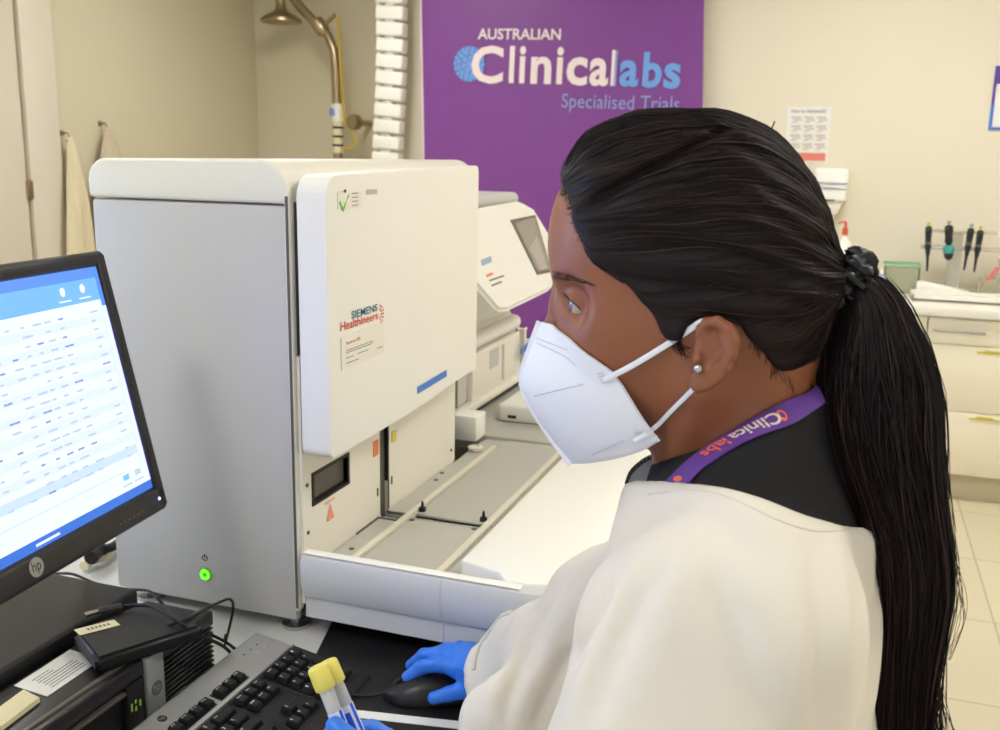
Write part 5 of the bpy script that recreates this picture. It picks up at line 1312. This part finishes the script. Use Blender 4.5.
for i in range(NS):
    for k in range(NT): ff.append((i*NT+k, i*NT+(k+1) % NT, (i+1)*NT+(k+1) % NT, (i+1)*NT+k))
ff.append(tuple(range(NT))); ff.append(tuple(NS*NT+k for k in range(NT-1, -1, -1)))
g.add(vv, ff, hairm, True)
rnd = random.Random(21)
for k in range(1300):
    a0 = rnd.uniform(0, 2*PI); r0 = rnd.uniform(.80, 1.02) if rnd.random() < .93 else rnd.uniform(1.0, 1.16); s0 = rnd.uniform(0, .5) if rnd.random() < .6 else 0.0; s1 = min(1.0, s0+rnd.uniform(.35, .8)); n = 14; da = rnd.uniform(-.5, .5); w1 = rnd.uniform(-.05, .08); ph = rnd.uniform(0, 6)
    P_ = [tailpt(s0+(s1-s0)*i/n, a0+da*i/n+.05*math.sin(ph+i*.8), (r0 if s0 > 0 else .7+(r0-.7)*min(1, i/3))+w1*(i/n)**2+.015*math.sin(ph+i)) for i in range(n+1)]
    rr = rnd.uniform(.00025, .00065); g.tube(P_, [rr*min(1, .3+i*.3, (n+1-i)*.4) for i in range(n+1)], hair2 if rnd.random() < .12 else hairm, 3)
def wisp(pts, Y, r): g.tube(spline([Vector(h3(x, y, Y)) for x, y in pts], 6), r, hairm, 3)
for k in range(16):
    j = lambda a: rnd.uniform(-a, a)
    wisp([(915+j(6), 380), (930+j(3), 440+j(8)), (938+j(4), 490), (946+j(4), 540), (951+j(5), 600), (940+j(8), 660), (944+j(12), 735+j(20))], .735+j(.01), rnd.uniform(.0002, .0004))
for k in range(7):
    j = lambda a: rnd.uniform(-a, a)
    wisp([(925, 450), (940+j(3), 510), (955+j(4), 555), (963+j(4), 595), (958+j(6), 625), (944+j(8), 660)], .735+j(.01), .00022)
for k in range(26):
    j = lambda a: rnd.uniform(-a, a)
    wisp([(915+j(12), 610), (925+j(8), 650), (934+j(8), 690), (946+j(14), 740)], .735+j(.012), rnd.uniform(.0002, .0004))
for k in range(14):
    j = lambda a: rnd.uniform(-a, a)
    wisp([(826+j(3), 330), (814+j(4), 350), (806+j(5), 372+j(4)), (815+j(6), 392)], .735+j(.012), .00025)
tailg = g
def merge_mesh(name, fm, gs, m0, parent):
    V, Q = fm; nv = len(V); vv = V.tolist(); ff = Q.tolist(); mats = [m0]; mi = [0]*len(ff)
    for g_ in gs:
        k = len(vv); vv += [tuple(v) for v in g_.v]; ff += [[k+i for i in f] for f in g_.f]
        mp_ = []
        for m_ in g_.mats:
            if m_ not in mats: mats.append(m_)
            mp_.append(mats.index(m_))
        mi += [mp_[i] for i in g_.mi]
    me = bpy.data.meshes.new(name); me.from_pydata(vv, [], ff)
    for m_ in mats: me.materials.append(m_)
    me.polygons.foreach_set('material_index', mi); me.polygons.foreach_set('use_smooth', [True]*len(ff)); me.update()
    o = bpy.data.objects.new(name, me); COL.objects.link(o); attach(o, parent); return o
hair = merge_mesh('hair', (Vr, Qr), [strands], hairm, person)
pony = tailg.obj('ponytail'); pony.parent = hair; hair['label'] = 'dark brown hair combed back'
# scrunchie
g = G(); c = Vector(h3(848, 277, YM)); ax = Vector((.75, 0, -.55)).normalized(); t1 = Vector((0, 1, 0)); t2_ = ax.cross(t1)
vv = []; ff = []; NA, NB2 = 90, 20
for i in range(NA):
    th = 2*PI*i/NA; R1 = .0135; r1 = .0085*(1+.20*math.sin(11*th)+.12*math.sin(17*th+1)+.08*math.sin(29*th))
    dr = t1*math.cos(th)+t2_*math.sin(th)
    for k in range(NB2):
        ph = 2*PI*k/NB2; rr = r1*(1+.14*math.sin(5*ph+7*th)+.08*math.sin(9*ph-13*th)); vv.append(c+dr*(R1+rr*math.cos(ph))+ax*(rr*1.25*math.sin(ph)))
for i in range(NA):
    for k in range(NB2): ff.append((i*NB2+k, i*NB2+(k+1) % NB2, ((i+1) % NA)*NB2+(k+1) % NB2, ((i+1) % NA)*NB2+k))
g.add(vv, ff, mat('black_satin', rgb(16, 16, 19), .35, bump=.2, bscale=300), True); g.obj('scrunchie', person)

# ---- clothes: shirt, then gown
cg = Grid((-.50, .42, .40), (.26, 1.14, 1.46), .0060)
SHf = smin(torso(cg, .010), cap(cg, NT_+np.array((0, 0, -.02)), NB_, .053, .064), .02)
SHf = smin(SHf, cap(cg, NB_+np.array((.015, .07, -.035)), NB_+np.array((.015, -.07, -.028)), .050, .050), .045)
# collar line rises from the throat to the nape
pA, pB, pC = Vector(h3(658, 452, .745)), Vector(h3(735, 437, .70)), Vector(h3(803, 392, .745)); nn = (pB-pA).cross(pC-pA).normalized()
if nn.z < 0: nn = -nn
SHf = smax(SHf, ((cg.X-pA.x)*nn.x+(cg.Y-pA.y)*nn.y+(cg.Z-pA.z)*nn.z).astype(F32), .006); SHf = np.maximum(SHf, 1.0-cg.Z)
Vs, Qs = nets(cg, SHf); Vs = relax(Vs, Qs, 2, .5); shirt = fmesh('shirt', [(Vs, Qs)], shirtm, person); shirt['label'] = 'black high-necked shirt'
sbvh = BVHTree.FromPolygons([Vector(v) for v in np.concatenate([Vs, Vh])], [tuple(q) for q in Qs.tolist()]+[tuple(q) for q in (Qh+len(Vs)).tolist()])
GW = torso(cg, .026)
GW = smin(GW, chain(cg, [(-.05, .765, 1.1), (-.02, .775, .85), (-.01, .775, .42)], [.09, .15, .19], .05), .06)
RS = smin(smin(chain(cg, [SR, ER, WR], [.064, .064, .047], .03), chain(cg, [ER+np.array((-.02, -.03, -.05)), V3(atd(505, 725, 1.03)), V3(atd(500, 800, 1.0))], [.06, .040, .04], .03), .04), cap(cg, ER+np.array((-.03, -.02, -.05)), WR+np.array((.02, -.02, -.025)), .055, .040), .03)
LS = chain(cg, [SL, EL, WL], [.070, .088, .062], .03)
# folds: broad soft waves running down the sleeves and across the shoulder
f1 = np.sin(38*cg.X+26*cg.Z+14*cg.Y+2.0*np.sin(9*cg.Z+4))*.0040+np.sin(70*cg.X-22*cg.Z+31*cg.Y+1.5*np.sin(20*cg.Y))*.0022+np.sin(24*cg.X+60*cg.Z-20*cg.Y)*.0018
RS = RS+np.sin(52*(cg.X*.55+cg.Z*.8)+5*np.sin(16*cg.X))*.0022+np.sin(95*(cg.X+.5*cg.Z)+9*cg.Y)*.0012
GW = smin(GW, RS, .05); GW = smin(GW, LS, .045)
for P_, r_ in GOWN_RIDGES if 'GOWN_RIDGES' in globals() else (): GW = smin(GW, chain(cg, P_, r_, .02), .04)
GW = GW+f1.astype(F32)
zn = 1.362-.04*(cg.X+.04)-.42*(cg.Y-.65)-.012*np.exp(-((cg.X-.0)/.045)**2)
dn = (cg.Z-zn)
GW = GW-.0022*(np.exp(-((dn+.008)/.006)**2)).astype(F32)*0-.0020*np.clip((dn+.017)/.003, 0, 1).astype(F32)
GW = smax(GW, dn.astype(F32)*.92, .004)
# wrists: cut the cuffs open
for W_, E_, L_ in ((WR, ER, .015), (WL, EL, .02)):
    a = (W_-E_)/np.linalg.norm(W_-E_); pl = (cg.X-W_[0])*a[0]+(cg.Y-W_[1])*a[1]+(cg.Z-W_[2])*a[2]-L_
    near = np.sqrt((cg.X-W_[0])**2+(cg.Y-W_[1])**2+(cg.Z-W_[2])**2) < .16
    GW = np.where(near, smax(GW, pl.astype(F32), .008), GW)
    GW = np.where(near, smax(GW, -cap(cg, W_-a*.035, W_+a*.10, .030, .046), .010), GW)
Vg, Qg = nets(cg, GW.astype(F32)); Vg = relax(Vg, Qg, 2, .5)
gb0 = BVHTree.FromPolygons([Vector(v) for v in Vg], [tuple(q) for q in Qg.tolist()]); _, Ng = sampler(cg, GW.astype(F32)); NG = Ng(Vg, .006); DV = np.zeros(len(Vg))
for pts, amp, wd in (([(606, 582), (588, 622), (562, 670), (536, 727)], -.013, .009), ([(634, 570), (616, 615), (592, 668), (566, 730)], .007, .012), ([(662, 556), (636, 605), (612, 655), (590, 722)], -.006, .011), ([(690, 560), (668, 610), (650, 690)], .004, .014),
  ([(712, 585), (736, 640), (768, 728)], -.006, .010), ([(740, 575), (765, 630), (800, 728)], .004, .012), ([(812, 548), (822, 610), (820, 680), (812, 728)], -.005, .008), ([(838, 545), (846, 610), (845, 700)], .003, .008),
  ([(645, 505), (700, 520), (745, 545), (790, 560)], -.003, .012), ([(580, 590), (552, 640), (525, 700)], .005, .009), ([(560, 585), (530, 640), (508, 700), (504, 726)], -.009, .007), ([(520, 612), (500, 650), (488, 700)], .004, .007), ([(548, 600), (520, 640), (498, 690)], .003, .006), ([(880, 560), (876, 640), (868, 720)], -.004, .01)):
    L_ = [onbody(p.x, p.y, 0, gb0) for p in spline([Vector((x, y, 0)) for x, y in pts], 10)]; L_ = np.array([tuple(p) for p in L_ if p is not None])
    if len(L_) < 3: continue
    near = np.where(np.linalg.norm(Vg-L_.mean(0), axis=1) < .25)[0]; D_ = np.full(len(near), 9.0); K_ = np.zeros(len(near), int)
    for k in range(len(L_)): d_ = np.linalg.norm(Vg[near]-L_[k], axis=1); m_ = d_ < D_; D_[m_] = d_[m_]; K_[m_] = k
    DV[near] += amp*np.sin(np.pi*np.clip((K_+2)/(len(L_)+3), 0, 1))**.6*np.exp(-(D_/wd)**2)
Vg = Vg+NG*DV[:, None]; Vg = relax(Vg, Qg, 2, .4); gown = fmesh('lab_gown', [(Vg, Qg)], gownm, person)

gb = BVHTree.FromPolygons([Vector(v) for v in Vg], [tuple(q) for q in Qg.tolist()])
seamm = mat('gown_seam', rgb(216, 210, 198), .9)
g = G()
def seam(px, r=.0006):
    run = []
    for p in spline([Vector((x, y, 0)) for x, y in px], 8):
        q = onbody(p.x, p.y, .0002, gb)
        if q is not None and (not run or (q-run[-1]).length < .03): run.append(q)
    if len(run) > 2: g.tube(run, r, seamm, 6)
seam([(648, 494), (700, 490), (738, 501), (778, 520), (815, 531), (858, 529)])
o = g.obj('hem_seam'); o.parent = gown
g = G(); run = [onbody(p.x, p.y, .001, gb) for p in spline([Vector(q) for q in ((512, 613, 0), (500, 618, 0), (490, 628, 0), (482, 642, 0), (476, 658, 0), (474, 670, 0))], 5)]
run = [p for p in run if p is not None]
if len(run) > 3: g.tube(run, [(.0026)]*len(run), gownm, 8); o = g.obj('cuff_hem'); o.parent = gown

# lanyard laid on the collar, print reading upside down
up_e = [(814, 385), (803, 394), (782, 402), (758, 415), (732, 431), (707, 449), (686, 465), (664, 487)]; lo_e = [(823, 403), (812, 412), (792, 424), (766, 435), (740, 447), (716, 462), (700, 474), (684, 494)]
def edge(pts):
    out = []
    for x, y in pts:
        p = onbody(x, y, .0015, sbvh); out.append(p if p is not None else Vector(h3(x, y, .69)))
    return rs(spline(out, 6), 40)
Ue, Le = edge(up_e), edge(lo_e)
def lp(s, t, off=0.0):
    k = min(max(s, 0), 1)*40; i = min(int(k), 39); f = k-i; a = Ue[i].lerp(Ue[i+1], f); b = Le[i].lerp(Le[i+1], f)
    n = (b-a).cross(Ue[i+1]-Ue[i]).normalized(); n = n if n.dot(CAM-a) > 0 else -n
    return a.lerp(b, t)+n*(off+.0012*math.sin(PI*t))
g = G(); vv = []; ff = []
for layer in (0, .0012):
    for i in range(41):
        for j in range(7): vv.append(lp(i/40, j/6, layer))
for i in range(40):
    for j in range(6):
        a = i*7+j; ff += [(a, a+1, a+8, a+7), (287+a, 287+a+7, 287+a+8, 287+a+1)]
g.add(vv, ff, purplem, True); lan = g.obj('lanyard', person); lan['label'] = 'purple printed lanyard'
lc, lo_ = mat('lanyard_cream_print', rgb(232, 206, 196), .6), mat('lanyard_orange_print', rgb(232, 110, 70), .6)
g = G()
def ltext(txt, s0, s1, m, b=.02, t0=.30, t1=.80):
    vv, ff = glyphs(txt, b); x0 = min(p[0] for p in vv); x1 = max(p[0] for p in vv); y0 = 0; y1 = .75
    g.add([lp(s0+(s1-s0)*(p[0]-x0)/(x1-x0), t0+(t1-t0)*(p[1]-y0)/(y1-y0), .0016) for p in vv], ff, m)
ltext('Clinica', .29, .57, lc, .02, .24, .84); ltext('labs', .59, .75, lo_, .02, .24, .84)
c0 = lp(.215, .52, .0014); vv = [lp(.28+.022*math.cos(k*PI/10), .52+.28*math.sin(k*PI/10), .0014) for k in range(20)]; g.add(vv, [tuple(range(20))], lo_)
vv = [lp(.93+.02*math.cos(k*PI/8), .5+.2*math.sin(k*PI/8), .0016) for k in range(16)]; g.add(vv, [tuple(range(16))], lo_)
o = g.obj('lettering'); o.parent = lan; o['kind'] = 'stuff'

# grey zip collar showing on the far side of the throat
g = G(); zp = [(627, 483), (631, 473), (639, 465), (648, 459), (659, 455)]; zl = spline([Vector(h3(x, y, .80+.0*k)) for k, (x, y) in enumerate(zp)], 5); zb_ = [Vector((p.x+.004, .80, 1.285)) for p in zl]
vv = zl+zb_+[p+Vector((.002, .006, 0)) for p in zl]+[p+Vector((.002, .006, 0)) for p in zb_]; n = len(zl); ff = []
for i in range(n-1): ff += [(i, i+1, n+i+1, n+i), (2*n+i, 3*n+i, 3*n+i+1, 2*n+i+1), (i, 2*n+i, 2*n+i+1, i+1)]
g.add(vv, ff, mat('grey_lining', rgb(168, 168, 176), .8), True); o = g.obj('collar_flap'); o.parent = shirt
g = G(); zs = rs(zl, 22)
for k, p in enumerate(zs): g.box(p+Vector((-.0016, -.0022, -.0012)), p+Vector((.0010, .003, .0022)), M['inkd'] if k % 2 else M['darkg'], .0004, 1)
o = g.obj('zip'); o.parent = shirt

# ---- gloved hands
def glove(name, fingers, blobs, lo, hi, label):
    gg = Grid(lo, hi, .0016); f = None
    for pts, rr in fingers:
        c = chain(gg, [V3(p) for p in pts], rr, .004); f = c if f is None else smin(f, c, .006)
    for a, b, ra, rb in blobs: f = smin(f, cap(gg, V3(a), V3(b), ra, rb), .014)
    f = f+(.00035*np.sin(gg.X*900+3*np.sin(gg.Y*300))*np.sin(gg.Z*700)).astype(F32)
    V, Q = nets(gg, f.astype(F32)); V = relax(V, Q, 1, .5); o = fmesh(name, [(V, Q)], glovem, person); o['label'] = label; return o
W = Vector(WR)
P_ = lambda x, y, z: hit(x, y, 2, z)
kn = [P_(460, 668, .934), P_(461, 658, .937), P_(466, 653, .932), P_(472, 652, .922)]
pc = P_(484, 668, .944); 
fing = [([kn[0], P_(440, 664, .937), P_(422, 667, .925), P_(408, 677, .911)], [.0108, .0100, .0094, .0084]),
 ([kn[1], P_(440, 653, .942), P_(424, 655, .928), P_(411, 665, .909)], [.0098, .0090, .0085, .0076]),
 ([kn[2], P_(447, 649, .932), P_(432, 654, .915), P_(421, 662, .900)], [.0095, .0086, .0080, .0072]),
 ([kn[3], P_(460, 647, .920), P_(448, 652, .902), P_(440, 658, .894)], [.0088, .0078, .0072, .0066]),
 ([P_(482, 684, .930), P_(466, 690, .918), P_(449, 694, .908), P_(434, 698, .902)], [.0130, .0108, .0096, .0084])]
bl = [(kn[0], W, .0125, .026), (kn[1], W, .0125, .026), (kn[2], W, .012, .024), (kn[3], W, .011, .022), (fing[4][0][0], W, .013, .024)]
allp = [p for f_ in fing for p in f_[0]]+[W]
lo = [min(p[i] for p in allp)-.035 for i in range(3)]; hi_ = [max(p[i] for p in allp)+.035 for i in range(3)]
glove('glove', fing, bl, lo, hi_, 'blue glove on the right hand, resting on the mouse')
Wl = Vector(WL); A_ = atd
th = [A_(425, 800, .770), A_(385, 772, .790), A_(352, 742, .815), A_(335, 726, .822)]
fl = []
for k in range(4):
    dy = 24*k; fl.append([A_(440+6*k, 772+dy, .825-.004*k), A_(405, 748+dy, .868), A_(372, 730+dy, .872), A_(350+2*k, 728+dy, .852)])
fing = [(th, [.0120, .0102, .0092, .0080])]+[(f_, [.0098, .0090, .0085, .0075]) for f_ in fl]
bl = [(f_[0], Wl, .012, .024) for f_ in fl]+[(th[0], Wl, .013, .024)]
allp = [p for f_ in fing for p in f_[0]]+[Wl]
lo = [min(p[i] for p in allp)-.035 for i in range(3)]; hi_ = [max(p[i] for p in allp)+.035 for i in range(3)]
glove('glove', fing, bl, lo, hi_, 'blue glove on the left hand, holding the tubes')

# ---------------------------------------------------------------- the two sample tubes in the left hand
capm = mat('yellow_cap', rgb(226, 214, 104), .45, bump=.15, bscale=900); tubem = mat('clear_tube', rgb(228, 228, 226), .12, trans=.35, ior=1.25); labm = mat('tube_label', rgb(226, 226, 236), .6); labb = mat('tube_label_blue', rgb(24, 92, 226), .5); gel = mat('pale_gel', rgb(222, 210, 160), .5)
for (x0, y0, x1, y1, d0, d1, lb, fl_) in ((317.5, 667, 367, 795, .832, .835, 'yellow-capped clear tube with a blue label, nearer of the two held', 0), (327, 662, 381, 786, .851, .853, 'yellow-capped clear tube held behind the nearer tube', 1)):
    A = A_(x0, y0, d0); Bq = A_(x1, y1, d1); ax = (Bq-A).normalized(); t = thing('sample_tube', lb, 'sample tube', Bq, 'sample tubes held in the left hand')
    g = G(); g.lathe([(.0070, -.0005), (.0084, 0), (.0090, .002), (.0090, .0185), (.0084, .0195), (.0060, .0200)], A, ax, capm, 32)
    g.lathe([(.0045, .0012), (.0070, -.0007), (.0073, -.0007), (.0075, .0006)], A, ax, capm, 32); g.obj('cap', t)
    tube_o = G().lathe([(.0063, .017), (.0063, .092), (.0055, .097), (.003, .0995)], A, ax, tubem, 28).obj('tube', t)
    G().lathe([(.0052, .026), (.0052, .034)], A, ax, gel, 20).obj('gel', t)
    g = G(); cyl_n = 28; tt = (CAM-A); tt = (tt-ax*tt.dot(ax)).normalized(); bb = ax.cross(tt)
    def patch(a0, a1, h0, h1, m, r): 
        n = 12; vv = [A+ax*h+(tt*math.cos(a0+(a1-a0)*k/n)+bb*math.sin(a0+(a1-a0)*k/n))*r for h in (h0, h1) for k in range(n+1)]
        g.add(vv, [(k, k+1, n+2+k, n+1+k) for k in range(n)], m, True)
    patch(-2.4, 2.4, .040, .085, labm, .00655); patch(-.1, .9, .046, .085, labb, .00665); patch(-1.0, -.5, .040, .080, labb, .00665)
    o = g.obj('label_wrap'); o.parent = t; o.matrix_parent_inverse = Matrix.Translation(-Vector(t.location))
